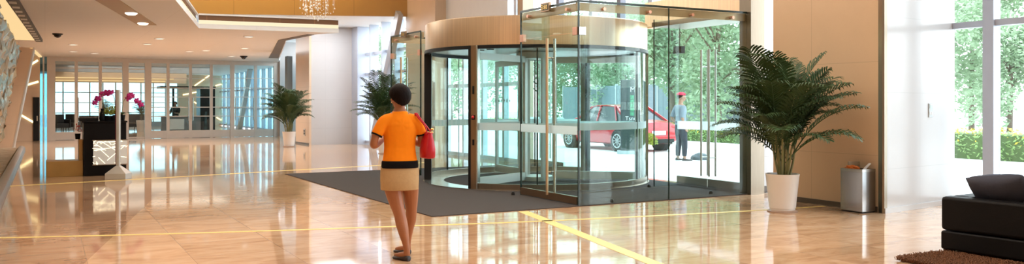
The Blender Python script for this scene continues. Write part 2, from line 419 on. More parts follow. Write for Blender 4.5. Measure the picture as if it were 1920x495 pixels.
# ---- ceilings
edge = lambda y: 2.1 + (y-16.55)*.2199
B_, C_, D_ = (edge(-6), -6), (3.40, 22.45), (6.92, 22.1)
E_, F_, G_ = (6.52, 22.9), (6.35, 25.4), (8.6, 35.6)
struct('ceiling_low', MB().prism([(-6, -6), B_, C_, D_, E_, F_, G_, (9.4, 39.2), (10.6, 39.2), (10.6, 62), (-6, 62)], 3.40, 3.50), M['ceiling'])
struct('ceiling_upper', MB().prism([(-6, -6), (12.3, -6), (12.3, 8.2), (10.7, 8.2), (10.7, 28.5), (-6, 28.5)], 6.2, 6.3), M['ceiling'])
struct('ceiling_rear', MB().prism([(3.0, 27.75), (10.7, 24.72), (10.7, 39.2), (3.0, 39.2)], 4.30, 4.38), M['white_ceiling'])
wd = Vector((10.7-2.0, 24.72-28.14, 0)).normalized()
def slabline(mb, p, q, t, z0, z1):
    p, q = Vector((p[0], p[1], 0)), Vector((q[0], q[1], 0)); d = (q-p).normalized(); n = Vector((-d.y, d.x, 0))*t
    return mb.prism([tuple(v[:2]) for v in (p, q, q+n, p+n)], z0, z1)
struct('wall_tray', slabline(MB(), (2.0, 28.14), (10.7, 24.72), .15, 4.26, 6.2), M['amber'])
# stepped edge of the ceiling tray: cove light, brown panels, cap
def tray_edge(n0, p, q):
    struct('trim_%d' % n0, slabline(MB(), p, q, .14, 3.495, 3.515), M['white_ceiling'])
    d = (Vector(q)-Vector(p)).normalized(); nn = Vector((-d.y, d.x)); o = lambda v, k: tuple(Vector(v)+nn*k)
    struct('trim_%d' % (n0+1), slabline(MB(), o(p, .05), o(q, .05), .05, 3.515, 3.615), M['cove'])
    struct('trim_%d' % (n0+2), slabline(MB(), o(p, .07), o(q, .07), .06, 3.615, 3.74), M['brown_panel'])
    struct('trim_%d' % (n0+3), slabline(MB(), o(p, .02), o(q, .02), .5, 3.74, 3.78), M['ceiling'])
tray_edge(4, C_[::-1][::-1], D_)
# the long left edge runs the other way so the steps face the tray
tray_edge(8, B_, C_)
struct('trim_12', MB().prism([(6.3, 22.95), (6.1, 25.4), (8.15, 35.6), (8.55, 35.6), (6.32, 25.4), (6.49, 22.95)], 3.385, 3.40), principled('painted_gap_shade', (.16, .14, .13), .6))  # dark strip on the underside paints the shade of the slab's edge gap
# ---- walls
struct('wall_behind', MB().box(-6, 12.3, -6.3, -6, -.12, 6.3), M['beige_plain'])
struct('wall_left', MB().box(-6.2, -6, -6, 62, -.12, 6.3), M['beige_plain'])
struct('wall_right', MB().box(10.05, 10.45, 7.70, 9.63, 0, 6.2), M['beige'])
struct('baseboard_right', MB().box(10.03, 10.05, 7.72, 9.64, 0, .075), M['skirting'])
struct('wall_right_return', MB().box(10.30, 11.2, 10.42, 10.6, 0, 6.2), M['white_stone'])
struct('baseboard_return', MB().box(10.30, 11.2, 10.40, 10.42, 0, .10), M['skirting'])
pil = MB().prism([(10.0, 7.58), (11.97, 7.86), (11.97, 8.3), (10.06, 8.02), (10.06, 7.70)], 0, 6.2)
struct('wall_right_pilaster', pil, M['white_stone'])
struct('trim_13', MB().prism([(9.985, 7.60), (9.995, 7.575), (10.06, 7.58), (10.045, 7.71)], 0, 6.2), M['bronze_dark'])
struct('baseboard_pilaster', slabline(MB(), (10.0, 7.578), (11.96, 7.857), -.015, 0, .07), M['white_stone'])
struct('wall_facade_beige', MB().box(10.05, 10.4, 22.8, 25.1, 0, 6.2), M['beige_plain'])
struct('wall_facade_pale', MB().box(10.40, 10.6, 19.0, 22.8, 3.0, 6.2), M['curtain'])
w9 = structroot('window_9', (10.45, 20.4, 0))
for y in (18.0, 19.2, 20.4, 21.6, 22.75): MB().box(10.38, 10.52, y-.05, y+.05, 0, 3.0).build('mullion', M['fin'], w9)
MB().box(10.445, 10.455, 17.98, 22.8, .1, 3.0).build('pane', M['glass_clear'], w9)
for z in (.05, 2.0, 2.98): MB().box(10.40, 10.50, 17.98, 22.8, z-.05, z+.05).build('transom', M['fin'], w9)
MB().box(10.445, 10.455, 17.98, 19.0, 3.03, 6.2).build('pane', M['glass_clear'], w9)
struct('wall_white_panel', MB().box(8.42, 10.35, 30.2, 30.6, 0, 4.3), M['white_stone'])
struct('wall_column', MB().box(8.34, 8.42, 30.15, 32.0, 0, 4.3), M['beige_plain'])
struct('baseboard_column', MB().box(8.32, 8.34, 30.15, 32.0, 0, .06), M['skirting'])
struct('wall_white_recess', MB().box(8.85, 10.4, 33.4, 33.7, 0, 4.3), M['white_stone'])
struct('wall_recess_dark', MB().box(8.5, 8.7, 33.9, 34.3, 0, 3.4), M['bluegrey'])
# leaning left wall with its pilaster
def lean(x0, x1, y0, y1, z0, z1, k=.18):
    mb = MB(); vs = [(x+k*z, y, z) for z in (z0, z1) for (x, y) in ((x0, y0), (x1, y0), (x1, y1), (x0, y1))]
    return mb.add(vs, [(3, 2, 1, 0), (4, 5, 6, 7), (0, 1, 5, 4), (1, 2, 6, 5), (2, 3, 7, 6), (3, 0, 4, 7)])
struct('wall_leaning', lean(-1.65, -1.44, 6, 33.0, 0, 3.40), M['beige_plain'])
struct('wall_leaning_pilaster', lean(-1.44, -.95, 33.0, 35.0, 0, 3.40), M['beige_plain'])
struct('trim_14', lean(-.965, -.92, 32.99, 35.02, 0, 3.40), M['alu'])
struct('wall_rear', MB().box(-6, onY(75, 38.95), 38.95, 39.2, 0, 3.40), M['beige_plain'])
# crystal cladding: faceted glass pieces on the leaning wall
def crystal_screen():
    mb = MB(); rnd = random.Random(3); y = 9.0
    while y < 32.9:
        w = rnd.uniform(.45, .8); y2 = min(y+w, 32.9); z = .22
        while z < 3.2:
            h = rnd.uniform(.18, .5); z2 = min(z+h, 3.3)
            q = [(-1.40+.18*zz+rnd.uniform(.01, .10), yy, zz) for yy, zz in ((y, z), (y2, z), (y2, z2), (y, z2))]
            c = (-1.40+.18*(z+z2)/2+rnd.uniform(.05, .17), (y+y2)/2+rnd.uniform(-.1, .1), (z+z2)/2+rnd.uniform(-.06, .06))
            bk = [(p[0]-.1, p[1], p[2]) for p in q]
            mb.add(q+[c]+bk, [(1, 0, 4), (2, 1, 4), (3, 2, 4), (0, 3, 4), (0, 1, 6, 5), (1, 2, 7, 6), (2, 3, 8, 7), (3, 0, 5, 8)])
            z = z2
        y = y2
    return mb
o = crystal_screen().build('crystal_screen', M['mirrorlike'], loc=(-1.2, 21, 0), smooth=0)
tag(o, 'glittering screen of faceted glass pieces covering the leaning left wall', 'glass screen')
# planter trough with a rounded kerb and slats at the foot of the leaning wall
pl = thing('floor_trough', 'long floor trough with rounded metal kerb and pale slats below the glittering screen', 'floor trough', (-.9, 24, 0))
k = MB(); prof = [(-.04, 0), (-.04, .09), (-.015, .13), (.06, .14), (.12, .11), (.15, .05), (.15, 0)]
k.loft([[(-.70+x, y, z) for x, z in prof] for y in (8, 31.4)]); k.build('kerb', principled('dull_steel_kerb', (.30, .26, .24), .4, metal=.8), pl)
MB().box(-1.25, -.73, 8, 31.4, 0, .03).build('tray', principled('trough_bed', (.09, .05, .03), .8), pl)
y = 17.5; sl = principled('pale_slat', (.62, .46, .30), .4)
while y < 31.2:
    MB().bar((-1.22, y, .075), (-.76, y+.08, .075), .16, .05).build('slat', sl, pl); y += .42
# ---- window wall on the right (sofa side)
w1 = structroot('window_1', (12.0, 1, 0))
ys = [7.28, 5.8, 4.3, 2.8, 1.3, -.2, -1.7, -3.2, -4.7, -6]
for y in ys: MB().box(11.86, 12.03, y-.08, y+.08, 0, 6.2).build('mullion', M['fin'], w1)
edges = [7.86]+ys
for a, b in zip(edges[:-1], edges[1:]):
    MB().box(11.995, 12.005, b+.08, a-.08 if a != 7.86 else a, .08, 6.2).build('pane', M['glass_clear'], w1)
    for z in (2.66, 4.6): MB().box(11.90, 12.02, b+.08, a-.08 if a != 7.86 else a, z-.045, z+.045).build('transom', M['fin'], w1)
    MB().box(11.88, 12.03, b+.08, a-.08 if a != 7.86 else a, 0, .08).build('sill', M['fin'], w1)
# ---- glazing above the entrance
w2 = structroot('window_2', (10.45, 14, 3))
ed = [10.6, 13.15]+[onX(p, 10.45) for p in (1165, 1112, 1050, 970)]+[17.95]
mul = principled('dark_mullion', (.20, .20, .24), .4, metal=.4)
for i, y in enumerate(ed[1:]):
    MB().box(10.38, 10.52, y-.06, y+.06, 3.0 if i else 3.4, 6.2).build('mullion', mul if i % 2 else M['fin'], w2)
for a, b in zip(ed[:-1], ed[1:]):
    MB().box(10.445, 10.455, a, b, 3.0 if a > 13 else 3.45, 6.2).build('pane', M['glass_clear'], w2)
MB().box(10.40, 10.50, 10.6, 17.95, 4.45, 4.55).build('transom', M['fin'], w2)
struct('trim_15', MB().box(10.26, 10.42, 10.25, 13.15, 2.96, 3.46), M['copper'])
struct('trim_16', MB().box(10.12, 10.42, 10.18, 10.44, 0, 6.2), M['bronze_dark'])
struct('trim_17', MB().box(10.12, 10.42, 17.72, 17.98, 0, 6.2), M['bronze_dark'])
# ---- facade windows further along, with fins and a slanted column
w3 = structroot('window_3', (10.3, 27.6, 0))
for y in (25.1, 26.2, 27.4, 28.6, 29.6):
    MB().box(10.10, 10.42, y, y+.10, 0, 4.3).build('fin', M['fin'], w3)
for z in (0.1, 2.56, 3.29): MB().box(10.25, 10.40, 25.1, 30.2, z-.05, z+.05).build('transom', M['fin'], w3)
MB().box(10.33, 10.34, 25.1, 30.2, 0, 4.3).build('pane', M['glass_clear'], w3)
MB().box(9.95, 10.42, 29.55, 30.2, 0, 4.3).build('fin', M['fin'], w3)
struct('trim_18', MB().bar((9.75, onX(697, 9.75), -.05), (9.75, onX(749, 9.75), 4.35), .30, .16, up=(1, 0, 0)), M['fin'])
# ---- glazed partition across the back of the hall
YR = 39.0
def part_x(px): return onY(px, YR)
def rear_bay(name, px0, px1, mid, thick0, thick1, bars, base=.33):
    x0, x1 = part_x(px0), part_x(px1); rt = structroot(name, ((x0+x1)/2, YR, 0)); f = M['door_frame']
    MB().box(x0, x0+thick0, YR-.08, YR+.08, 0, 3.4).build('post', f, rt); MB().box(x1-thick1, x1, YR-.08, YR+.08, 0, 3.4).build('post', f, rt)
    MB().box(x0, x1, YR-.07, YR+.07, 3.22, 3.4).build('header', f, rt)
    xs = [x0+thick0] + [part_x(p) for p in mid] + [x1-thick1]
    for x in xs[1:-1]: MB().box(x-.06, x+.06, YR-.05, YR+.05, .0, 3.22).build('stile', f, rt)
    for a, b in zip(xs[:-1], xs[1:]):
        a2, b2 = a+(.06 if a != xs[0] else 0), b-(.06 if b != xs[-1] else 0)
        if base: MB().box(a2, b2, YR-.04, YR+.04, .01, base).build('bottom_rail', f, rt)
        for z in bars: MB().box(a2, b2, YR-.02, YR+.02, z-.018, z+.018).build('glazing_bar', M['alu'], rt)
        MB().box(a2, b2, YR-.006, YR+.006, base, 3.22).build('pane', M['glass_clear'], rt)
    return rt
d1 = rear_bay('door_1', 88, 190, (143,), .30, .10, (2.95,))
rear_bay('window_4', 190, 240, (), .02, .22, (2.95,), .08)
rear_bay('window_5', 240, 276, (), .02, .10, (2.95,), .08)
d2 = rear_bay('door_2', 276, 437, (315, 357, 396), .16, .13, [zat(p, 5.2, YR) for p in (147, 165, 182, 201, 218)])
d3 = rear_bay('door_3', 437, 522, (479,), .05, .22, [zat(p, 8.3, YR) for p in (147, 165, 182, 201, 218)])
for rt, px in ((d1, 147), (d2, 353), (d2, 361), (d3, 441), (d3, 475)):
    x = part_x(px); MB().tube([(x, YR-.10, .75), (x, YR-.10, 1.75)], .022, 8).build('handle', M['steel'], rt)
struct('wall_rear_cheek', MB().box(part_x(522), 10.6, YR-.3, YR, 0, 4.4), M['white_stone'])
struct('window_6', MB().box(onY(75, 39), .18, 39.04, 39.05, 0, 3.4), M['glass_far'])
struct('trim_26', MB().box(onY(80, 39), onY(80, 39)+.06, 39.0, 39.1, 0, 3.4), M['alu'])
# ---- the second hall behind the partition
struct('wall_far', MB().box(7.75, 10.6, 60, 60.3, 0, 3.4), M['beige_plain'])
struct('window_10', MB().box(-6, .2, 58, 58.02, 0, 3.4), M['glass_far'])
struct('trim_27', MB().box(.12, .22, 57.9, 60.2, 0, 3.4), M['alu'])
struct('trim_19', MB().box(.2, 7.75, 56, 56.4, 2.75, 3.4), M['beige_plain'])
struct('trim_20', MB().box(-1, 7.75, 46.6, 46.9, 3.06, 3.4), M['pale_concrete'])
for k_, (zz, xx0, xx1) in enumerate(((2.86, .3, 6.5), (3.02, .3, 7.0))):
    struct('trim_%d' % (21+k_), MB().box(xx0, xx1, 55.90, 55.99, zz-.03, zz+.02), M['cove2'])
w7 = structroot('window_7', (4, 60, 0))
MB().box(.2, 7.75, 60.04, 60.06, .3, 2.9).build('pane', M['glass_far'], w7)
MB().box(.2, 7.75, 60, 60.2, 0, .3).build('sill', M['concrete'], w7); MB().box(.2, 7.75, 60, 60.2, 2.9, 3.4).build('header', M['beige_plain'], w7)
x = .25
while x < 7.8: MB().box(x-.04, x+.04, 59.98, 60.1, .3, 2.9).build('mullion', M['alu'], w7); x += .75
for z in (.9, 1.55, 2.2): MB().box(.2, 7.75, 60, 60.08, z-.025, z+.025).build('transom', M['alu'], w7)
w8 = structroot('window_8', (10.5, 50, 0))
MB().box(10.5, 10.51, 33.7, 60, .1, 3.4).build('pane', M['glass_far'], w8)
for y in [33.9+1.45*i for i in range(18)]: MB().box(10.38, 10.56, y-.07, y+.07, 0, 3.4).build('mullion', M['fin'], w8)
for z in (.1, 1.2, 2.3): MB().box(10.45, 10.54, 33.7, 60, z-.04, z+.04).build('transom', M['fin'], w8)
struct('trim_23', MB().bar((9.9, 50.6, -.05), (9.9, 47.6, 3.45), .30, .22, up=(1, 0, 0)), M['white_stone'])
# ================================================================ ENTRANCE
mat_poly = [(4.47, 10.25), (10.35, 10.25), (10.35, 17.95), (4.45, 17.95)]
o = MB().prism(mat_poly, 0, .012).build('entrance_mat', M['carpet'], loc=(7.4, 14.1, 0), smooth=0)
tag(o, 'large grey ribbed entrance mat laid under the revolving door', 'mat')
# ---- revolving door
CX, CY, RD = 8.33, 14.07, 2.10
rv = thing('revolving_door', 'round glass revolving door under a copper clad drum', 'revolving door', (CX, CY, .012))
cen = (CX, CY)
A = lambda d: R(d)
MB().arcbox(1.78, 2.17, .013, .030, 0, 2*PI-.0001, cen, 96).build('floor_ring', M['steel'], rv)
can = MB().lathe([(RD-.03, 2.50), (RD+.03, 2.49), (RD+.035, 2.52), (RD+.035, 2.985), (RD+.01, 3.0), (0.05, 3.0)], (CX, CY, 0), 96, cap=False)
can.build('canopy', M['copper'], rv)
MB().lathe([(.05, 2.515), (.05, 2.50), (RD-.02, 2.50), (RD-.02, 2.515)], (CX, CY, 0), 72, cap=True).build('canopy_soffit', principled('dull_soffit', (.45, .46, .46), .35, metal=.5), rv)
MB().arcbox(RD-.05, RD+.05, 2.44, 2.50, 0, 2*PI-.0001, cen, 96).build('canopy_rim', M['black'], rv)
for d in (165, 180, 195, 120, 240, 60):
    MB().lathe([(.07, 0), (.07, .012), (.0, .012)], (CX+1.2*math.cos(A(d)), CY+1.2*math.sin(A(d)), 2.488), 16).build('canopy_lamp', M['black'], rv)
for d in (149.5, 209.5, 330.5, 29.5):
    a = A(d); s = .035 if d in (149.5, 330.5) else -.035
    p = MB().arcbox(RD-.07, RD+.06, .012, 2.5, a-.026, a+.026, cen, 2).build('jamb_post', M['bronze_dark'] if d < 180 else M['bronze'], rv)
    inn = -1 if d in (209.5, 29.5) else 1
    MB().arcbox(RD-.075, RD+.062, .012, 2.5, a+inn*.026, a+inn*.050, cen, 1).build('rubber_seal', M['black'], p)
    MB().arcbox(RD-.02, RD+.064, .012, 2.5, a-inn*.040, a-inn*.027, cen, 1).build('steel_strip', M['steel'], p)
    if d == 209.5:
        ux, uy = math.cos(a), math.sin(a); tx, ty = -uy, ux
        def on_post(z0, z1, w, mat, nm):
            c = Vector((CX+ux*(RD+.055), CY+uy*(RD+.055), 0)); mb = MB()
            mb.bar(c+Vector((0, 0, z0)), c+Vector((0, 0, z1)), w, .03, up=(ux, uy, 0)); mb.build(nm, mat, p)
        on_post(1.66, 1.80, .035, M['black'], 'sensor'); on_post(.78, .88, .035, M['black'], 'switch')
        on_post(1.22, 1.30, .07, M['black'], 'switch')
        MB().ball((CX+ux*(RD+.075), CY+uy*(RD+.075), 1.265), .028).build('stop_button', M['red_plastic'], p)
def curved_wall(d0, d1, name):
    js = [d0, d0+29.5, d1-29.5, d1]
    for a, b in zip(js[:-1], js[1:]):
        MB().arcbox(RD-.006, RD+.006, .13, 2.45, A(a+.6), A(b-.6), cen, 16).build('curved_glass', M['glass'], rv)
    for j in js[1:3]: MB().arcbox(RD-.012, RD+.012, .13, 2.45, A(j-.4), A(j+.4), cen, 1).build('glass_joint', M['edge'], rv)
    MB().arcbox(RD-.03, RD+.03, .012, .13, A(d0), A(d1), cen, 30).build('bottom_rail', M['bronze_dark'], rv)
    MB().arcbox(RD+.0065, RD+.0085, 1.04, 1.165, A(d0+1), A(d1-1), cen, 30).build('frosted_band', M['frost'], rv)
curved_wall(210.5, 329.5, 'near'); curved_wall(30.5, 149.5, 'far')
# three wings on a triangular core
core = MB()
for d in (27, 147, 267): core.bar((CX+.30*math.cos(A(d)), CY+.30*math.sin(A(d)), .03), (CX+.30*math.cos(A(d)), CY+.30*math.sin(A(d)), 2.48), .07, .07, up=(math.cos(A(d)), math.sin(A(d)), 0))
core.lathe([(.36, .02), (.36, .10), (.0, .10)], (CX, CY, 0), 24).lathe([(.0, 2.36), (.38, 2.36), (.38, 2.48), (.0, 2.48)], (CX, CY, 0), 24)
core.build('core', M['alu'], rv)
for d in (205, 325, 85):
    u = Vector((math.cos(A(d)), math.sin(A(d)), 0)); C3 = Vector((CX, CY, 0)); r0, r1 = .36, 1.98; sidev = Vector((-u.y, u.x, 0))
    P = lambda r, z: C3+u*r+Vector((0, 0, z))
    f = MB()
    f.bar(P(r0, .05), P(r0, 2.40), .085, .05, up=sidev).bar(P(r1-.04, .05), P(r1-.04, 2.40), .085, .05, up=sidev)
    f.bar(P(r0, 2.34), P(r1, 2.34), .05, .12).bar(P(r0, .12), P(r1, .12), .05, .15)
    w = f.build('wing_frame', M['alu'], rv)
    MB().bar(P(r0+.04, 1.235), P(r1-.08, 1.235), .010, 2.09).build('wing_glass', M['glass'], w)
    MB().bar(P(r0+.04, 1.10)+sidev*.009, P(r1-.08, 1.10)+sidev*.009, .003, .125).build('frosted_band', M['frost'], w)
    MB().bar(P(r1-.0, .05), P(r1-.0, 2.40), .03, .02, up=sidev).build('brush_seal', M['black'], w)
    if d == 205:   # small lettering on the glass
        mb = MB(); r = .92
        for i in range(6):
            c = P(.85+.085*i, 1.55)-sidev*.008; h = .05+.02*(i % 2)
            mb.bar(c-Vector((0, 0, h/2)), c+Vector((0, 0, h/2)), .018, .004, up=sidev).bar(c-u*.022, c+u*.026, .004, .012)
        mb.build('lettering', principled('grey_green_letter', (.22, .27, .25), .5), w)
# ---- the two glass vestibules on either side
def vestibule(name, label, ya, yb, plate_px=None):
    """ya = free end, yb = end against the drum"""
    s = 1 if yb > ya else -1; X0, X1 = 6.80, 10.22; T = 3.0; ym = (ya+yb)/2
    rt = thing(name, label, 'glass vestibule', ((X0+X1)/2, ym, .0))
    lo, hi = min(ya, yb), max(ya, yb)
    def bx(x0, x1, y0, y1, z0, z1, nm, mat, par=rt, bv=0): return MB().box(x0, x1, min(y0, y1), max(y0, y1), z0, z1).build(nm, mat, par, bevel=bv)
    g = .012
    # free end wall: two tall panes meeting at a dark joint
    bx(X0+g, 8.475, ya, ya+s*g, .0, T, 'end_pane', M['glass']); bx(8.49, 10.12, ya, ya+s*g, .0, T, 'end_pane', M['glass'])
    bx(8.475, 8.49, ya-s*.002, ya+s*(g+.002), 0, T, 'glass_joint', M['edge'])
    bx(X0-.006, X0+.018, ya-s*.004, ya+s*.014, 0, T, 'corner_edge', M['edge'])
    bx(X0-.005, 10.12, ya-s*.003, ya+s*.015, T-.02, T+.012, 'edge_trim', M['edge'])
    bx(X0-.005, X0+.015, ya, yb, T-.02, T+.012, 'edge_trim', M['edge'])
    bx(X0, 10.12, ya+s*.05, ya+s*.07, T-.14, T-.02, 'fixing_rail', M['rail'])
    bx(X0+.05, X0+.075, ya+s*.06, yb, T-.14, T-.02, 'fixing_rail', M['rail'])
    for x in (7.25, 8.1, 8.95, 9.8): MB().tube([(x, ya-s*.025, T-.10), (x, ya+s*.06, T-.10)], .026, 14).build('bolt', M['copper_fitting'], rt)
    for t in (.30, 1.45): MB().tube([(X0-.025, ya+s*t, T-.10), (X0+.06, ya+s*t, T-.10)], .026, 14).build('bolt', M['copper_fitting'], rt)
    # wall towards the drum
    bx(9.55, 10.12, yb, yb-s*g, 0, T, 'drum_pane', M['glass']); bx(X0, 7.35, yb, yb-s*g, 2.55, T, 'drum_pane', M['glass'])
    bx(9.54, 9.555, yb+s*.002, yb-s*(g+.002), 0, T, 'glass_joint', M['edge']); bx(X0-.006, X0+.018, yb+s*.004, yb-s*.014, 0, T, 'corner_edge', M['edge'])
    # transom over the doors and the two leaves into the hall
    bx(X0, X0+g, ya+s*.02, yb-s*.02, 2.55, T-.02, 'transom_pane', M['glass'])
    for (ta, tb, hs) in ((.03, .85, 1), (.87, 1.69, -1)):
        y0, y1 = ya+s*ta, ya+s*tb
        leaf = bx(X0, X0+g, y0, y1, .135, 2.53, 'door_leaf', M['glass'])
        bx(X0-.012, X0+.028, y0, y1, .022, .135, 'bottom_rail', M['bronze'], leaf)
        bx(X0-.0035, X0-.0005, y0, y1, 1.04, 1.165, 'frosted_band', M['frost'], leaf)
        hy = ya+s*(.85-.075 if hs == 1 else .87+.075)
        for sd in ((-.062, .074) if hs == 1 else ()):
            h = MB().tube([(X0+sd, hy, .10), (X0+sd, hy, 2.50)], .022, 12)
            for z in (.45, 2.2): h.tube([(X0+sd, hy, z), (X0+(0 if sd < 0 else g), hy, z)], .012, 8)
            h.build('pull_handle', M['copper'] if sd < 0 else M['steel'], leaf)
        py = y0+s*.045 if hs == 1 else y1-s*.045
        bx(X0-.02, X0+.034, py-s*.06, py+s*.06, 2.50, 2.62, 'patch_fitting', M['copper_fitting'], leaf, .004)
    bx(X0+.0, X0+.12, ya-s*.02, ya+s*.03, 2.50, 2.62, 'patch_fitting', M['steel'], rt, .004)
    # outer leaves to the street
    for (ta, tb, hs) in ((.20, 1.03, 1), (1.05, 1.86, -1)):
        if tb > abs(yb-ya)+.2: tb = abs(yb-ya)+.2
        y0, y1 = ya+s*ta, ya+s*tb
        leaf = bx(X1, X1+g, y0, y1, .17, 2.86, 'outer_leaf', M['glass_clear'])
        bx(X1-.02, X1+.03, y0, y1, .022, .17, 'bottom_rail', M['steel'], leaf)
        bx(X1-.0035, X1-.0005, y0, y1, 1.03, 1.18, 'frosted_band', M['frost'], leaf)
        hy = ya+s*(1.03-.09 if hs == 1 else 1.05+.09)
        for sd in (-.07, .08):
            h = MB().tube([(X1+sd, hy, .22), (X1+sd, hy, 2.45)], .019, 12)
            for z in (.55, 2.15): h.tube([(X1+sd, hy, z), (X1+(0 if sd < 0 else g), hy, z)], .012, 8)
            h.build('pull_handle', M['alu'], leaf)
    bx(9.62, 10.42, ya+s*.08, yb+s*.15, 2.88, 2.965, 'header_soffit', M['bronze_dark'])
    MB().box(X1-.06, X1+.03, ya+s*1.80-.11, ya+s*1.80+.11, 2.42, 2.55).build('door_closer', M['black'], rt); MB().tube([(X1, ya+s*1.80, 2.55), (X1, ya+s*1.80, 2.88)], .008, 6).build('closer_rod', M['black'], rt)
    # framed brass plate standing on the top rail
    py = ya+s*.86
    pf = bx(X0-.055, X0-.01, py-.125, py+.125, T-.085, T+.055, 'sign_frame', M['bronze'], rt, .006)
    bx(X0-.058, X0-.054, py-.105, py+.105, T-.066, T+.036, 'sign_plate', principled('dark_brass_plate', (.10, .085, .05), .35, metal=.5), pf)
    gl = MB(); zc = T-.015; X = X0-.061
    pat = [[(0, 1, 0, 0), (0, 0, 1, 0), (1, 1, 1, 0), (0, .5, 1, .5), (0, 1, 1, 1)], [(.5, 0, .5, 1), (0, .7, 1, .7), (0, .3, 1, .3)],
           [(0, 1, 0, 0), (.5, 1, .5, 0), (0, .5, 1, .5), (1, 1, 1, 0)], [(.2, 0, .2, 1), (.2, .9, 1, .9), (.6, .9, .6, 0), (.2, .1, 1, .1)]]
    for i, strokes in enumerate(pat):
        yo = py+.088-.047*i
        for (a0, b0, a1, b1) in strokes:
            gl.bar((X, yo-a0*.034, zc-.034+b0*.066), (X, yo-a1*.034, zc-.034+b1*.066+.0001), .006, .006, up=(1, 0, 0))
    gl.build('lettering', M['gold'], pf)
    return rt
V1 = vestibule('glass_vestibule', 'glass vestibule box on the near side of the revolving door', 10.27, 11.98)
V2 = vestibule('glass_vestibule', 'glass vestibule box on the far side of the revolving door, behind the woman', 17.88, 16.17)
# door stops on the mat
for px, py, lb in ((1147, 381, 'small black floor door stop nearest the glass corner'), (1217, 352, 'small black floor door stop on the mat beside the drum'), (1333, 365, 'small black floor door stop near the bronze post'), (978, 364, 'small black floor door stop by the copper door rail')):
    x, y = fl(px, py)
    if px == 978: x, y = 6.66, 11.98
    o = MB().lathe([(.032, 0), (.030, .03), (.018, .05), (.0, .052)], (x, y, .012), 14).build('door_stop', M['black'], loc=(x, y, .012))
    tag(o, lb, 'door stop', 'door stops on the mat')
# ================================================================ FITTINGS
def downlight(px, py, label, grp='round ceiling downlights', z=3.4):
    x, y = fl(px, py, z); t = thing('downlight', label, 'ceiling light', (x, y, z-.02), 0, grp)
    MB().lathe([(.14, .02), (.14, .0), (.115, -.004), (.115, .012), (.14, .012)], (0, 0, 0), 24, cap=False).build('trim_ring', M['white_ceiling'], t, world=False)
    MB().lathe([(.0, .004), (.115, .004), (.115, .008), (0, .008)], (0, 0, 0), 24).build('diffuser', M['lamp'], t, world=False)
    l = bpy.data.lights.new('downlight_lamp', 'SPOT'); l.energy = 190; l.color = (1, .92, .84); l.spot_size = R(155); l.spot_blend = .9; l.shadow_soft_size = .1
    lo = bpy.data.objects.new('downlight_lamp', l); COL.objects.link(lo); lo.location = (x, y, z-.06)
    return t
for px, py, lb in ((137, 83, 'round ceiling downlight to the right of the dark camera dome'), (177, 99.5, 'round ceiling downlight above the champagne doors by the orchid desk'),
                   (299, 71.6, 'round ceiling downlight just below the end of the angled light slot'), (276, 82, 'faint round ceiling downlight one row behind the slot end'),
                   (355, 95.8, 'round ceiling downlight above the rear kiosk doors'), (386, 94, 'round ceiling downlight next to the one over the kiosk doors'),
                   (466, 68, 'round ceiling downlight nearest the tray corner on the window side'), (459, 90, 'round ceiling downlight in front of the small black camera'),
                   (434, 105, 'round ceiling downlight closest to the rear partition'), (137, 96, 'faint round ceiling downlight behind the dome camera')):
    downlight(px, py, lb)
def dome(px, py, r, label):
    x, y = fl(px, py, 3.4); t = thing('dome_camera', label, 'camera', (x, y, 3.41), 0, 'ceiling cameras')
    MB().lathe([(r, 0), (r, -.03), (r*.85, -.05), (0, -.05)], (0, 0, 0), 20).build('housing', M['black'], t, world=False)
    MB().ball((0, 0, -.05), (r*.7, r*.7, r*.6), 16, 10).build('dome', principled('smoked_dome', (.02, .012, .012), .08), t, world=False)
dome(108, 63, .13, 'dark dome camera on the ceiling beside the black louvre'); dome(457, 105, .15, 'small black dome camera close to the rear partition')
# angled light slot in the ceiling
p0, p1 = Vector(fl(196, -4, 3.4)), Vector(fl(276, 46, 3.4)); d = (p1-p0).normalized(); n = Vector((-d.y, d.x))*.21
st = thing('light_slot', 'recessed brown slot in the ceiling with two adjustable spot lamps', 'ceiling light', ((p0.x+p1.x)/2, (p0.y+p1.y)/2, 3.4))
pb = p0-d*6
MB().prism([tuple(pb+n), tuple(pb-n), tuple(p1-n), tuple(p1+n)], 3.385, 3.40).build('slot', principled('slot_brown', (.40, .26, .13), .5), st)
for px, py in ((246, 24), (268, 43)):
    x, y = fl(px, py, 3.39)
    MB().lathe([(0, -.04), (.08, -.04), (.12, -.015), (.12, .0), (0, .0)], (x, y, 3.384), 20).build('spot_lamp', M['lamp'], st)
# black louvre with lamps over the glass screen
lv = thing('ceiling_louvre', 'long black ceiling louvre over the glittering screen', 'ceiling louvre', (-.1, 24, 3.4))
lx = lambda y: -.52 + (y-17.3)*.0327
MB().prism([(lx(12)-.09, 12), (lx(12)+.09, 12), (lx(28.7)+.09, 28.7), (lx(28.7)-.09, 28.7)], 3.33, 3.40).build('channel', M['black'], lv)
y = 16
while y < 28.5:
    MB().bar((lx(y)-.06, y, 3.324), (lx(y)+.06, y, 3.324), .34, .010).build('louvre_blade', M['alu'], lv); y += .85
struct('trim_24', MB().prism([(-.80, 12), (lx(12)-.10, 12), (lx(28.7)-.10, 28.7), (-.80, 28.7)], 3.37, 3.40), M['cove2'])
struct('trim_25', MB().prism([(-.44, 33), (-.36, 33), (-.10, 38.9), (-.22, 38.9)], 3.36, 3.40), M['cove2'])
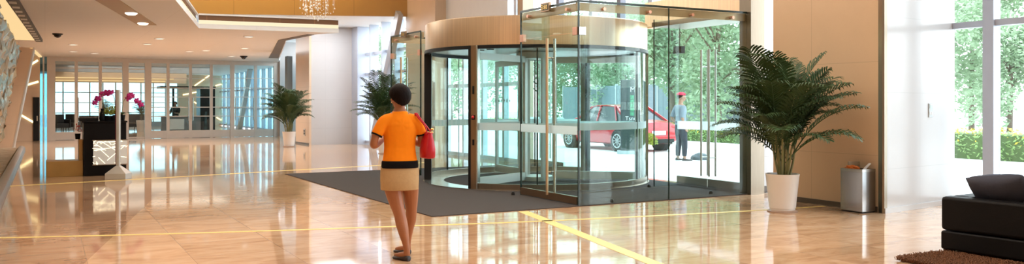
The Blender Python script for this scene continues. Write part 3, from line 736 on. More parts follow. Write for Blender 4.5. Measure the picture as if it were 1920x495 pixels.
# glowing diagonal lines let into walls; far ones draw glass reflections as strips
def led(pts, X=None, Y=None, label=''):
    P = []
    for px, py in pts:
        if Y: x = onY(px, Y); P.append(Vector((x, Y, zat(py, x, Y))))
        else: y = onX(px, X); P.append(Vector((X, y, zat(py, X, y))))
    c = (P[0]+P[1])/2
    o = MB().bar(P[0]-c, P[1]-c, .03, .075, up=(0, 0, 1)).build('wall_light_line', M['led'], loc=tuple(c), world=False, smooth=0)
    tag(o, label, 'wall light', 'glowing diagonal wall lines')
led([(54.5, 123), (71, 113)], Y=38.94, label='topmost short glowing line on the beige wall beside the leaning pilaster')
led([(48, 160), (72, 153)], Y=38.94, label='middle glowing line on the beige wall beside the leaning pilaster')
led([(38, 215), (62, 229)], Y=38.94, label='lower glowing line sloping down on the beige wall by the leaning pilaster')
for pts, lb in (([(365, 161), (420, 122)], 'longest rising glowing line above the kiosk canopy'), ([(404, 161), (427, 154)], 'short glowing line right of the kiosk canopy'),
                ([(364, 191), (376, 199)], 'short falling glowing line seen inside the kiosk'), ([(406, 220), (427, 233)], 'falling glowing line right of the kiosk desk'),
                ([(343, 178), (376, 171)], 'nearly level glowing line under the kiosk canopy')):
    led(pts, Y=59.97, label=lb)
# fire cabinet, sockets, thermostat
x0, x1 = onY(62, 38.9), onY(74, 38.9); fc = thing('fire_cabinet', 'tall dark cabinet door in the beige wall left of the champagne doors', 'cabinet', ((x0+x1)/2, 38.9, 0))
MB().box(x0, x1, 38.88, 38.94, 0, 1.75).build('door_panel', M['black'], fc, bevel=.01); MB().box(x1-.1, x1-.06, 38.85, 38.88, .8, 1.0).build('pull', M['steel'], fc)
t = thing('wall_socket', 'grey wall socket low on the beige column by the rear palm', 'socket', (8.33, onX(571, 8.33), zat(248, 8.33, onX(571, 8.33))))
MB().box(-.012, .006, -.10, .10, -.13, .13).build('plate', M['alu'], t, world=False, bevel=.004); MB().box(-.02, -.012, -.06, .06, -.08, -.01).build('insert', M['black'], t, world=False); MB().box(-.02, -.012, -.06, .06, .02, .08).build('insert', M['black'], t, world=False)
# switch plate on the white pilaster
pd = Vector((1.97, .28, 0)).normalized(); base = Vector((10.0, 7.58, 0)); k = (1744-960)/F
tt = (k*(base.x*SN+base.y*CS)-(base.x*CS-base.y*SN))/((pd.x*CS-pd.y*SN)-k*(pd.x*SN+pd.y*CS)); pc = base+pd*tt
t = thing('wall_switch', 'pale switch plate with small display on the white pilaster', 'switch', (pc.x, pc.y, zat(207, pc.x, pc.y)), math.atan2(pd.y, pd.x))
MB().box(-.055, .055, -.014, 0, -.10, .10).build('plate', M['plastic'], t, world=False, bevel=.004)
MB().box(-.036, .036, -.018, -.014, .03, .075).build('display', M['green_disp'], t, world=False)
MB().box(-.04, .04, -.02, -.014, .078, .09).build('visor', M['alu'], t, world=False)
for i in range(2): MB().box(-.035+.04*i, -.005+.04*i, -.018, -.014, -.06, -.02).build('button', M['white_ceiling'], t, world=False)
# ---- chandelier: a cloud of beads on fine wires in the tray
cx, cy = fl(594, 30, 3.55); cx, cy = 5.60, 19.6
ch = thing('chandelier', 'sparkling crystal bead chandelier hanging in the amber ceiling tray', 'chandelier', (cx, cy, 6.2))
MB().lathe([(.0, -.06), (.5, -.06), (.5, 0), (0, 0)], (0, 0, 0), 32).build('ceiling_plate', M['alu'], ch, world=False)
rnd = random.Random(11); bd, wr = MB(), MB()
kpx = (594-960)/F
for i in range(420):
    a = rnd.uniform(0, 2*PI); r = .42*math.sqrt(rnd.random()); x, y = r*math.cos(a), r*math.sin(a)
    zb = -2.75 + .25*(r/.42)**2 + rnd.random()**1.3*2.0; s = rnd.uniform(.008, .021)
    bd.ball((x, y, zb), (s, s, s*1.25), 6, 4)
    if i % 3 == 0: wr.tube([(x, y, zb), (x, y, -.05)], .0012, 3, cap=False)
tag(bd.build('crystal_beads', M['crystal'], ch, world=False, smooth=0), kind='stuff'); tag(wr.build('wires', M['alu'], ch, world=False), kind='stuff')
# ================================================================ PALMS
def frond_mesh(L, e0, e1, seed, n=21):
    rnd = random.Random(seed); mb = MB(); pts = []; p = Vector((0, 0, 0)); K = 14; side = rnd.uniform(-.12, .12)
    dirs = []
    for i in range(K+1):
        t = i/K; e = R(e0+(e1-e0)*t**1.5); az = side*t*t
        d = Vector((math.sin(az)*math.cos(e), math.cos(az)*math.cos(e), math.sin(e))); pts.append(p.copy()); dirs.append(d); p = p+d*L/K
    mb.tube(pts, [.009*(1-.8*i/K)+.001 for i in range(K+1)], 5)
    for k in range(n):
        t = .26+.74*k/(n-1); f = t*K; i = min(int(f), K-1); q = pts[i].lerp(pts[i+1], f-i); d = dirs[i]
        sd = d.cross(Vector((0, 0, 1)))
        if sd.length < .05: sd = Vector((1, 0, 0))
        sd.normalize(); up = sd.cross(d).normalized()
        ll = L*.34*(math.sin(PI*(.12+.80*(t-.26)/.74))**.7)*rnd.uniform(.85, 1.1)
        for s in (-1, 1):
            fwd = .55+.5*(t-.26); v = (sd*s + d*fwd + up*.30).normalized(); w = .0155*rnd.uniform(.8, 1.15)
            wv = d.cross(v).cross(v).normalized()*w if d.cross(v).length > .01 else up*w
            a = q; b = q+v*ll*.45; c = q+v*ll*.8-Vector((0, 0, .13*ll)); e = q+v*ll*.98-Vector((0, 0, .36*ll))
            mb.add([a-wv*.4, a+wv*.4, b-wv, b+wv, c-wv*.75, c+wv*.75, e], [(0, 1, 3, 2), (2, 3, 5, 4), (4, 5, 6)])
    return mb.mesh('frond', M['frond'], smooth=0)
FR = [frond_mesh(*a) for a in ((1.15, 84, 62, 1), (1.25, 80, 40, 2), (1.2, 74, 15, 3), (1.15, 68, 0, 4), (1.1, 60, -18, 5), (1.0, 52, -30, 6), (.9, 70, 5, 7), (.75, 60, -25, 8))]
def palm(label, x, y, rot=0, potmat='pot', seed=1, sc=1.0, fronds=46):
    t = thing('potted_palm', label, 'potted plant', (x, y, 0), rot, 'white potted palms'); rnd = random.Random(seed)
    p = MB().lathe([(.0, .0), (.165, .0), (.17, .02), (.168, .05), (.178, .055), (.225, .50), (.232, .525), (.215, .525), (.205, .49), (0, .49)], n=48, cap=False)
    p.build('pot', M[potmat], t, world=False, smooth=30)
    MB().lathe([(.0, -.0), (.205, -.0), (.205, .012), (.168, .03)], n=36, cap=False).build('saucer', principled('terracotta_saucer', (.40, .27, .2), .5), t, world=False)
    MB().lathe([(0, .47), (.206, .47), (.206, .492), (.1, .505), (0, .50)], n=24).build('soil', M['soil'], t, world=False)
    tops = []
    for i in range(11):
        a = 2*PI*i/11+rnd.uniform(-.2, .2); r0 = rnd.uniform(.02, .13); h = rnd.uniform(.30, .72); ln = rnd.uniform(.02, .14)
        b = Vector((r0*math.cos(a), r0*math.sin(a), .48)); tp = Vector(((r0+ln)*math.cos(a), (r0+ln)*math.sin(a), .5+h*sc))
        mid = b.lerp(tp, .5)+Vector((rnd.uniform(-.015, .015), rnd.uniform(-.015, .015), 0))
        MB().tube(spline([tuple(b), tuple(mid), tuple(tp)], 4), [.017, .017, .016, .016, .015, .014, .013, .012, .010], 7).build('cane', M['cane'], t, world=False)
        tops.append((b, tp, a))
    for i in range(fronds):
        b, tp, a = tops[i % len(tops)]; lvl = i//len(tops)
        f = FR[[(0, 1, 2)[i % 3], (2, 3, 1)[i % 3], (3, 4, 2)[i % 3], (4, 5, 3)[i % 3], (6, 7, 5)[i % 3]][lvl % 5]]
        o = bpy.data.objects.new('frond', f); COL.objects.link(o); o.parent = t
        o.location = b.lerp(tp, 1.0-.16*lvl); az = a+rnd.uniform(-.9, .9)+lvl*.45
        s = rnd.uniform(.85, 1.12)*sc; o.scale = (s, s, s); o.rotation_euler = (rnd.uniform(-.12, .12), rnd.uniform(-.1, .1), az-PI/2)
    return t
px_, py_ = fl(1467, 396.5)
palm('big leafy palm in a white pot against the beige wall near the ash bin', px_, py_, .3, seed=4)
palm('leafy palm in a white pot beside the beige column at the rear', *[v*.945 for v in fl(542, 270.5)], 1.7, seed=9, sc=.92)
palm('leafy palm behind the woman, next to the pale blue window fins', 8.9, 23.9, 2.8, seed=15)
# ================================================================ ASH BIN
bn = thing('ash_bin', 'square steel ash bin standing by the corner of the beige wall', 'bin', (9.87, 7.92, 0))
b = MB(); x0, x1, y0, y1 = 9.73, 10.00, 7.72, 8.08
b.box(x0, x1, y0, y1, .02, .565); b.build('body', principled('bin_steel', (.50, .50, .50), .2, metal=1, scale=10, aniso=(20, 20, .6), var=.1), bn, bevel=.004)
r = MB()
for q in ((x0, x1, y0, y0+.03), (x0, x1, y1-.03, y1), (x0, x0+.03, y0+.03, y1-.03), (x1-.03, x1, y0+.03, y1-.03)): r.box(q[0], q[1], q[2], q[3], .56, .60)
r.build('rim', M['steel'], bn); MB().box(x0+.03, x1-.03, y0+.03, y1-.03, .565, .578).build('sand_tray', principled('dark_sand', (.09, .07, .05), .9, var=.4, scale=80), bn)
MB().box(x0+.01, x1-.01, y0+.01, y1-.01, 0, .02).build('foot', M['black'], bn)
MB().bar((x0+.12, y1-.03, .64), (x1+.0, y1-.10, .64), .015, .09).build('back_flap', M['bronze_dark'], bn)
rnd = random.Random(5); w = MB()
bm = bmesh.new(); bmesh.ops.create_icosphere(bm, subdivisions=3, radius=1)
for v in bm.verts:
    q = v.co.copy(); v.co = Vector((q.x*.045, q.y*.10, q.z*.032))*(1+.55*noise.noise(q*2.3)+.2*noise.noise(q*6))
me = bpy.data.meshes.new('wrapper'); bm.to_mesh(me); bm.free(); me.materials.append(M['orange_wrap'])
o = bpy.data.objects.new('crumpled_wrapper', me); COL.objects.link(o); o.location = (9.79, 7.93, .612); tag(o, 'crumpled orange wrapper lying on the ash bin', 'litter')
o = MB().bar((-.06, 0, -.03), (.06, .0, .045), .035, .010).build('paper_cup_stick', M['paper'], loc=(9.93, 7.80, .624), world=False); o.name = 'paper_strip'
tag(o, 'white paper strip sticking out of the ash bin', 'litter')
# ================================================================ SOFA, CUSHIONS, RUG
sx, sy = 7.84, 5.30; SR = R(4)
sf = thing('sofa', 'low black leather sofa seen from behind at the window', 'sofa', (sx, sy, 0), SR)
def sb(nm, x0, x1, y0, y1, z0, z1, bv=.03, mt='sofa'): return MB().box(x0, x1, y0, y1, z0, z1).build(nm, M[mt], sf, world=False, bevel=bv)
sb('base', .0, .95, -2.5, 0, .045, .232, .022); sb('backrest', .0, .17, -2.5, 0, .236, .572, .035)
sb('armrest', .18, .95, -.20, 0, .236, .572, .035); sb('armrest', .18, .95, -2.5, -2.3, .236, .572, .035)
for i in range(2): sb('seat_cushion', .19, .97, -1.245-1.04*i, -.21-1.04*i, .236, .42, .05)
for x in (.06, .89):
    for y in (-.06, -2.44): MB().box(x-.04, x+.04, y-.04, y+.04, 0.02, .045).build('leg', M['black'], sf, world=False)
def cushion(label, loc, rot, s=.52):
    bm = bmesh.new(); bmesh.ops.create_grid(bm, x_segments=22, y_segments=22, size=.5); top = list(bm.verts)
    def ht(x, y): return .19*max(0, (1-(2*x)**2)*(1-(2*y)**2))**.42
    def fold(v, sg):
        x, y = v.co.x, v.co.y; k = 1-.10*(1-abs(2*x)**1.5) if abs(y) > .4 else 1
        rc = 1-.07*(abs(2*x)*abs(2*y))**3; px = x*(1-.035*(1-(2*y)**2))*rc; py = y*(1-.035*(1-(2*x)**2))*rc
        return Vector((px*s, py*s, sg*s*ht(x, y)*(1+.10*noise.noise(Vector((x*7, y*7, sg))))))
    g = bmesh.ops.duplicate(bm, geom=bm.verts[:]+bm.edges[:]+bm.faces[:]); low = [e for e in g['geom'] if isinstance(e, bmesh.types.BMVert)]
    for v in top: v.co = fold(v, 1)
    for v in low: v.co = fold(v, -1)
    bmesh.ops.reverse_faces(bm, faces=[e for e in g['geom'] if isinstance(e, bmesh.types.BMFace)])
    bmesh.ops.remove_doubles(bm, verts=bm.verts[:], dist=.0015)
    me = bpy.data.meshes.new('cushion'); bm.to_mesh(me); bm.free(); me.shade_smooth(); me.materials.append(M['pillow'])
    o = bpy.data.objects.new('cushion', me); COL.objects.link(o); o.location = loc; o.rotation_euler = (Matrix.Rotation(R(rot[2]), 3, 'Z') @ Matrix.Rotation(R(rot[1]), 3, 'Y') @ Matrix.Rotation(R(rot[0]), 3, 'Z')).to_euler()
    return tag(o, label, 'cushion', 'dark cushions on the sofa')
cushion('dark slate cushion leaning over the sofa back, its free corner pointing at the pilaster', (8.22, 4.86, .585), (-9, 48, 8), .60)
cushion('dark slate cushion partly behind the other one, cut by the picture edge', (8.34, 4.34, .64), (-14, 52, -6), .58)
rg = thing('shag_rug', 'brown shaggy rug under the black sofa', 'rug', (8.4, 4.2, 0))
MB().box(7.12, 9.6, 2.0, 5.22, .0, .02).build('backing', M['rug'], rg)
mb = MB(); rnd = random.Random(2)
for i in range(15000):
    x, y = (rnd.uniform(7.08, 7.95), rnd.uniform(4.0, 5.26)) if i < 11000 else (rnd.uniform(7.1, 9.6), rnd.uniform(2.2, 5.22))
    a = rnd.uniform(0, 2*PI); l = rnd.uniform(.02, .045); w = .0045; h = rnd.uniform(.022, .042)
    if 7.82 < x < 8.85 and y < 5.25: h = min(h, .019)
    u = Vector((math.cos(a), math.sin(a), 0)); v = Vector((-u.y, u.x, 0))*w; p = Vector((x, y, .012))
    mb.add([p-v, p+v, p+u*l*.5+Vector((0, 0, h))+v*.9, p+u*l*.5+Vector((0, 0, h))-v*.9, p+u*l+Vector((0, 0, h*.75))], [(0, 1, 2, 3), (3, 2, 4)])
tag(mb.build('pile', M['rug'], rg, smooth=0), kind='stuff')
# ================================================================ CONCIERGE DESK, PLINTH, ORCHIDS, SIGN STAND
dk = thing('concierge_desk', 'black lacquered concierge desk with a glowing patterned panel', 'desk', (1.15, 19.8, 0))
MB().box(.70, 1.50, 19.45, 20.25, 0, 1.10).build('body', M['desk'], dk, bevel=.008)
MB().box(.66, 1.52, 19.42, 20.28, 1.10, 1.135).build('top', M['desk'], dk, bevel=.006)
MB().box(.62, .98, 19.7, 20.25, 1.136, 1.20).build('raised_shelf', M['black'], dk, bevel=.006)
xa, xb = onY(175, 19.38), onY(238, 19.38); za, zb = zat(308, 1.1, 19.38), zat(264, 1.1, 19.38)
lp = MB().box(xa, xb, 19.36, 19.449, za, zb).build('light_panel', principled('milky_panel', (.55, .53, .49), .4, emit=(1, .95, .85), estr=.12), dk)
MB().box(xa-.015, xb+.015, 19.40, 19.449, zb+.0005, zb+.02).build('panel_frame', M['bronze_dark'], lp); MB().box(xa-.015, xb+.015, 19.40, 19.449, za-.02, za-.0005).build('panel_frame', M['bronze_dark'], lp)
M['pline'] = emitmat('panel_line', (1, .86, .55), 2.2); rnd = random.Random(21)
for i in range(30):
    a = rnd.choice((rnd.uniform(20, 60), rnd.uniform(-60, -20), rnd.uniform(-15, 15))); cx_, cz_ = rnd.uniform(xa, xb), rnd.uniform(za, zb); L = rnd.uniform(.15, .5)
    def clip(px, pz): return (min(max(px, xa+.01), xb-.01), min(max(pz, za+.01), zb-.01))
    dx, dz = math.cos(R(a))*L/2, math.sin(R(a))*L/2
    s0 = 1.0
    for sgn in (0, 1):
        while not (xa+.01 < cx_+dx < xb-.01 and xa+.01 < cx_-dx < xb-.01 and za+.01 < cz_+dz < zb-.01 and za+.01 < cz_-dz < zb-.01) and L > .05:
            L *= .85; dx, dz = math.cos(R(a))*L/2, math.sin(R(a))*L/2
    MB().bar((cx_-dx, 19.357, cz_-dz), (cx_+dx, 19.357, cz_+dz), .006, .007, up=(0, 0, 1)).build('glow_line', M['pline'], lp)
pn = thing('brass_plinth', 'low brass coloured plinth with a taller end beside the black desk', 'plinth', (.35, 19.9, 0))
MB().box(.02, .69, 19.55, 20.15, 0, zat(302, .3, 19.6)).build('bench', M['wood_gold'], pn, bevel=.006); MB().box(onY(148, 19.5), .69, 19.60, 20.1, zat(302, .3, 19.6), zat(262, .5, 19.6)).build('end_block', M['wood_gold'], pn, bevel=.006)
def orchid(label, px, py_top, dirx):
    x = onY(px, 19.85); t = thing('orchid_pot', label, 'potted orchid', (x, 19.85, 1.135), 0, 'orchids on the black desk')
    MB().lathe([(0, 0), (.06, 0), (.075, .12), (.068, .12), (.06, .10), (0, .10)], n=24, cap=False).build('pot', M['desk'], t, world=False)
    zt = zat(py_top, x, 19.85)-1.135
    pts = spline([(0, 0, .1), (.02*dirx, 0, .3), (.05*dirx, -.02, zt*.85), (.16*dirx, -.03, zt), (.32*dirx, -.03, zt-.10), (.40*dirx, -.03, zt-.2)], 4)
    MB().tube(pts, .006, 5).build('stem', M['cane'], t, world=False)
    rnd = random.Random(px)
    for i in range(9):
        p = Vector(pts[int(10+i*10/8)])+Vector((rnd.uniform(-.03, .03), rnd.uniform(-.05, .03), rnd.uniform(-.035, .035))); mb = MB()
        for k in range(5):
            a = 2*PI*k/5+rnd.random(); q = Matrix.Rotation(a, 4, 'Y') @ Matrix.Translation((.032, 0, 0)); mb.ball(p, (.034, .009, .024), 8, 6, mat=q)
        mb.ball(p+Vector((0, -.012, 0)), .012, 8, 6); mb.build('bloom', M['orchid'], t, world=False)
    for k in range(6):
        a = k*PI/3+.3; lf = MB(); u = Vector((math.cos(a), math.sin(a), 0)); v = Vector((-u.y, u.x, 0))
        lf.loft([[Vector((0, 0, .11))+u*r_+Vector((0, 0, h_))-v*w_, Vector((0, 0, .105))+u*r_+Vector((0, 0, h_)), Vector((0, 0, .11))+u*r_+Vector((0, 0, h_))+v*w_, Vector((0, 0, .113))+u*r_+Vector((0, 0, h_))] for r_, h_, w_ in ((.0, .0, .01), (.07, .06, .026), (.15, .07, .024), (.21, .03, .006))])
        lf.build('leaf', M['frond'], t, world=False)
    return t
orchid('purple orchid leaning left over the black desk', 218, 173, -1); orchid('purple orchid arching right, past the sign stand pole', 228, 181, 1)
def leafy(label, x, y, z, r, h, mat, cat='plant', n=140, name='leafy_plant', pot=True, group=None):
    t = thing(name, label, cat, (x, y, z), 0, group); rnd = random.Random(int(x*1000))
    if pot: MB().lathe([(0, 0), (r*.45, 0), (r*.55, h*.35), (r*.5, h*.35), (0, h*.33)], n=20, cap=False).build('pot', M['desk'], t, world=False)
    mb = MB()
    for i in range(n):
        a = rnd.uniform(0, 2*PI); e = rnd.uniform(.2, 1.4); q = Vector((math.cos(a)*math.cos(e), math.sin(a)*math.cos(e), math.sin(e))); c = Vector((0, 0, h*.34))
        p = c+q*r*rnd.uniform(.3, 1)*(1+.0*e); p.z = c.z+(p.z-c.z)*h*.62/r; u = (q+Vector((rnd.uniform(-.5, .5), rnd.uniform(-.5, .5), rnd.uniform(-.2, .5)))).normalized()*r*.34
        v = u.cross(Vector((rnd.uniform(-1, 1), rnd.uniform(-1, 1), .6))).normalized()*r*.10
        mb.add([p, p+u*.5+v, p+u, p+u*.5-v], [(0, 1, 2, 3)])
    mb.build('leaves', mat, t, world=False, smooth=0); return t
for i, (px, lb) in enumerate(((203, 'yellow green leafy plant below the left orchid'), (213, 'yellow green leafy plant close to the sign stand pole'))):
    leafy(lb, onY(px, 19.62), 19.62, 1.135, .14, .30, M['leaf_y'], group='small plants on the black desk')
x = onY(189, 19.75)
o = MB().lathe([(0, 0), (.05, 0), (.062, .05), (.05, .16), (.028, .22), (.034, .26), (.0, .25)], n=24, cap=False).build('vase', M['desk'], loc=(onY(191, 19.75), 19.6, 1.135), world=False); tag(o, 'dark narrow vase left of the leafy plants on the black desk', 'vase')
leafy('small plant with red bracts standing on the brass plinth end', .60, 19.8, zat(262, .5, 19.6), .10, .34, M['red_berry'], n=60, name='red_plant')
X_, Y_ = fl(222, 335)
ss = thing('sign_stand', 'tall slim steel sign stand seen edge on before the black desk', 'sign stand', (X_, Y_, 0), R(-25))
MB().prism([(-.20, -.16), (.20, -.16), (.20, .16), (-.20, .16)], 0, .11).loft([[(-.20, -.16, .11), (.20, -.16, .11), (.20, .16, .11), (-.20, .16, .11)], [(-.035, -.05, .26), (.035, -.05, .26), (.035, .05, .26), (-.035, .05, .26)]]).build('base', M['alu'], ss, world=False, bevel=.004)
MB().box(-.027, .027, -.045, .045, .26, 1.77).build('panel', M['alu'], ss, world=False, bevel=.004)
MB().box(-.040, -.0275, -.045, .045, .28, 1.77).build('edge_strip', principled('dark_red_strip', (.16, .02, .03), .4), ss, world=False)
# ================================================================ FURNITURE OF THE SECOND HALL
KX, KY = 6.1, 47.7
kx0, kx1 = onY(300, KY), onY(404, KY)
kk = thing('kiosk', 'dark service kiosk with flat canopy seen through the rear doors', 'kiosk', ((kx0+kx1)/2, KY, 0))
zc = zat(164, 6, KY); MB().box(kx0, kx1, KY-.1, KY+1.5, zc-.05, zc+.07).build('canopy', M['black'], kk)
MB().box(onY(376, KY), kx1, KY+.1, KY+1.4, 0, zc-.05).build('back_wall', M['black'], kk); px_k = onY(326, KY); MB().box(px_k-.05, px_k+.05, KY+.2, KY+.3, 0, zc-.05).build('post', M['black'], kk)
zt = zat(219, 6, KY); MB().box(onY(303, KY), onY(376, KY), KY-.05, KY+.35, 0, zt).build('counter', principled('kiosk_grey', (.18, .19, .20), .4), kk)
MB().box(onY(300, KY), onY(378, KY), KY-.10, KY+.4, zt, zt+.05).build('counter_top', M['black'], kk)
MB().box(onY(318, KY), onY(345, KY), KY-.08, KY-.051, .12, zt-.12).build('front_panel', principled('kiosk_panel', (.66, .68, .66), .4), kk)
def armchair(label, x, y, rz):
    t = thing('armchair', label, 'armchair', (x, y, 0), rz, 'dark armchairs of the second hall')
    for nm, q in (('seat', (-.35, .35, -.35, .35, .18, .42)), ('backrest', (-.35, .35, .25, .42, .42, .9)), ('armrest', (-.45, -.36, -.35, .42, .18, .62)), ('armrest', (.36, .45, -.35, .42, .18, .62))): MB().box(*q).build(nm, M['furn'], t, world=False, bevel=.03)
    for a in (-1, 1):
        for b in (-1, 1): MB().tube([(a*.32, b*.3, .18), (a*.34, b*.33, 0)], .02, 8).build('leg', M['black'], t, world=False)
for px, y, rz, lb in ((112, 52, .4, 'dark armchair farthest left behind the champagne doors'), (131, 53.5, -.4, 'dark armchair second from the left behind the champagne doors'), (250, 52, .2, 'dark armchair just right of the sign stand, in the second hall'), (266, 53, 3.3, 'dark armchair between the sign stand and the kiosk')):
    armchair(lb, onY(px, y), y, rz)
tb = thing('low_sideboard', 'long low dark sideboard under the far windows left of the desk', 'sideboard', (onY(170, 55), 55, 0))
MB().box(onY(140, 55), onY(200, 55), 54.8, 55.3, .12, .72).build('body', M['furn'], tb); MB().box(onY(138, 55), onY(202, 55), 54.75, 55.35, .72, .78).build('top', M['black'], tb)
for x in (onY(142, 55), onY(198, 55)): MB().box(x-.04, x+.04, 54.9, 55.2, 0, .12).build('leg', M['black'], tb)
def pedestal_plant(label, px, y, zt):
    x = onY(px, y); t = thing('tall_planter', label, 'potted plant', (x, y, 0), 0, 'plants of the second hall'); rnd = random.Random(px)
    MB().lathe([(0, 0), (.2, 0), (.26, .6), (.22, .6), (0, .55)], n=24, cap=False).build('pot', M['pot'], t, world=False); MB().tube([(0, 0, .5), (.02, 0, zt-.5)], .03, 7).build('trunk', M['bark'], t, world=False)
    for i in range(20):
        o = bpy.data.objects.new('frond', FR[2+i % 5]); COL.objects.link(o); o.parent = t; o.location = (.02, 0, zt-.6-.02*i); o.scale = (.6, .6, .6); o.rotation_euler = (0, 0, i*2.4)
pedestal_plant('leafy plant seen through the glass above the desk vase', 195, 48, 1.75); pedestal_plant('leafy plant seen through the glass between sign stand and kiosk', 265, 49, 1.7)
# ================================================================ PEOPLE
def ell(z, cx, cy, rx, ry, n=24, p=1.0):
    out = []
    for k in range(n):
        a = 2*PI*k/n; c, s = math.cos(a), math.sin(a)
        out.append((cx+rx*math.copysign(abs(c)**p, c), cy+ry*math.copysign(abs(s)**p, s), z))
    return out
def torso_rings(prof, org, lean=0.0, grow=0.0, side=0.0):
    rings = []
    for z, rx, ry, cy in prof:
        rings.append([(org[0]+side*z+x, org[1]+y+lean*z, org[2]+z) for x, y, _ in ell(0, 0, cy, rx+grow, ry+grow, 24, .88)])
    return rings
def hand(mb, wrist, d, nrm, thumb_side, curl=.6, s=1.0):
    """palm, four unequal bent fingers and a thumb from the side of the palm"""
    d = Vector(d).normalized(); nrm = Vector(nrm); nrm = (nrm-d*nrm.dot(d)).normalized(); w = d.cross(nrm)*thumb_side; W = Vector(wrist)
    rings = []
    for t, ww, th in ((-.01, .024, .018), (.02, .032, .016), (.05, .039, .0145), (.08, .040, .0125), (.092, .036, .010)):
        rings.append([W+d*t*s+w*(math.cos(2*PI*k/14)*ww*s)+nrm*(math.sin(2*PI*k/14)*th*s) for k in range(14)])
    mb.loft(rings)
    for i, (off, L) in enumerate(((.029, .070), (.0095, .078), (-.0105, .072), (-.030, .056))):
        b = W+d*.082*s+w*off*s; a = 0; pts = [b-d*.015*s, b]; dd = d.copy()
        for k, f in enumerate((.45, .32, .23)):
            a += curl*(.45, .75, .55)[k]; dd = d*math.cos(a)+nrm*math.sin(a); pts.append(pts[-1]+dd*L*f*s)
        mb.tube(pts, [.0095*s, .0095*s, .0088*s, .008*s, .007*s], 8, round_ends=True)
    b = W+d*.022*s+w*.028*s; t1 = (w*.75+d*.65+nrm*.25).normalized(); t2 = (d*.85+w*.25+nrm*.45).normalized()
    mb.tube([W+d*.01*s+w*.012*s, b, b+t1*.034*s, b+t1*.034*s+t2*.028*s], [.012*s, .0125*s, .0105*s, .0085*s], 8, round_ends=True)
def head_pts(mb, c, s=1.0):
    """skull, jaw, nose, ears, lips; c = centre of the skull, face to +y"""
    c = Vector(c)
    mb.ball(c+Vector((0, -.004, .018))*s, (.074*s, .093*s, .096*s), 24, 16)
    rings = []
    for z, rx, ry, cy in ((.02, .068, .080, .010), (-.02, .066, .078, .014), (-.055, .059, .070, .020), (-.082, .046, .055, .030), (-.102, .030, .036, .042), (-.110, .014, .018, .046)):
        rings.append([(c.x+x*s, c.y+y*s, c.z+z*s) for x, y, _ in ell(0, 0, cy, rx, ry, 20)])
    mb.loft(rings[::-1])
    mb.tube([c+Vector((0, .088, .018))*s, c+Vector((0, .102, -.010))*s, c+Vector((0, .112, -.030))*s, c+Vector((0, .100, -.040))*s], [.008*s, .010*s, .013*s, .010*s], 10, round_ends=True)
    for sx_ in (-1, 1):
        mb.tube([c+Vector((sx_*.011, .098, -.036))*s, c+Vector((sx_*.016, .092, -.036))*s], [.008*s, .006*s], 8, round_ends=True)
        e = c+Vector((sx_*.074, -.004, -.008))*s
        mb.ball(e, (.010*s, .020*s, .032*s), 12, 8, mat=Matrix.Rotation(-.25*sx_, 4, 'Z'))
        mb.ball(c+Vector((sx_*.046, .062, -.022))*s, (.024*s, .022*s, .020*s), 10, 8)
        mb.tube([c+Vector((sx_*.012, .090, .034))*s, c+Vector((sx_*.050, .074, .034))*s], [.008*s, .007*s], 8, round_ends=True)
    mb.tube([c+Vector((-.022, .083, -.063))*s, c+Vector((0, .092, -.060))*s, c+Vector((.022, .083, -.063))*s], [.005*s, .008*s, .005*s], 8, round_ends=True)
def face_bits(root, c, rot, s=1.0):
    c = Vector(c)
    for sx_ in (-1, 1):
        e = MB().ball(c+rot @ Vector((sx_*.031, .077, .010))*s, (.013*s, .010*s, .0085*s), 12, 8).build('eye', M['eye'], root, world=False)
        MB().ball(c+rot @ Vector((sx_*.031, .0855, .010))*s, (.0058*s, .0035*s, .0058*s), 10, 6).build('iris', M['iris'], e, world=False)
        MB().tube([c+rot @ Vector((sx_*.016, .089, .034))*s, c+rot @ Vector((sx_*.034, .086, .039))*s, c+rot @ Vector((sx_*.050, .074, .033))*s], .0035*s, 6).build('eyebrow', M['hair'], root, world=False)
    MB().tube([c+rot @ Vector((-.023, .086, -.063))*s, c+rot @ Vector((0, .098, -.061))*s, c+rot @ Vector((.023, .086, -.063))*s], [.003*s, .006*s, .003*s], 8).build('lips', M['lip'], root, world=False)
def hair_cap(root, c, rot, s=1.0, nape=-.105, big=.030, mat='hair', bob=True, seed=1):
    c = Vector(c); n, m = 72, 44; vs, fs = [], []
    for i in range(m+1):
        th = PI*i/m
        for k in range(n):
            a = 2*PI*k/n; d = Vector((math.sin(th)*math.cos(a), math.sin(th)*math.sin(a), math.cos(th)))
            front = d.y; z = d.z
            # hair line: forehead in front, over the ears, nape at the back
            lim = .55 if front > .55 else (.55-(.55-front)*1.15 if front > -.05 else -.14-(abs(front)-.05)*.62)
            soft = max(0, min(1, (z-lim)/.16+.5))
            base = Vector((.074*d.x, .093*d.y-.004, .096*d.z+.018))
            jag = .006*noise.noise(Vector((math.cos(a)*7+seed, math.sin(a)*7, z*2.2)))+.004*noise.noise(Vector((math.cos(a)*16, math.sin(a)*16+seed, z*4)))
            dn_ = max(0, min(1, -z/.7)) if bob else 0
            full = Vector(((.074+big)*d.x, (.093+big*.9)*d.y-.010, (.096+big*.72)*d.z*(1+.66*dn_)+.020))*(1+jag*3.2)
            if bob and front < .2 and z < -.2: full.x *= 1-.10*(abs(z)-.2); full.y *= 1-.10*(abs(z)-.2)
            p = base*.86*(1-soft)+full*soft
            vs.append(c+rot @ (p*s))
    for i in range(m):
        for k in range(n): a_, b2 = i*n+k, i*n+(k+1) % n; fs.append((a_, a_+n, b2+n, b2))
    return MB().add(vs, fs).build('hair', M[mat], root, world=False, smooth=60)
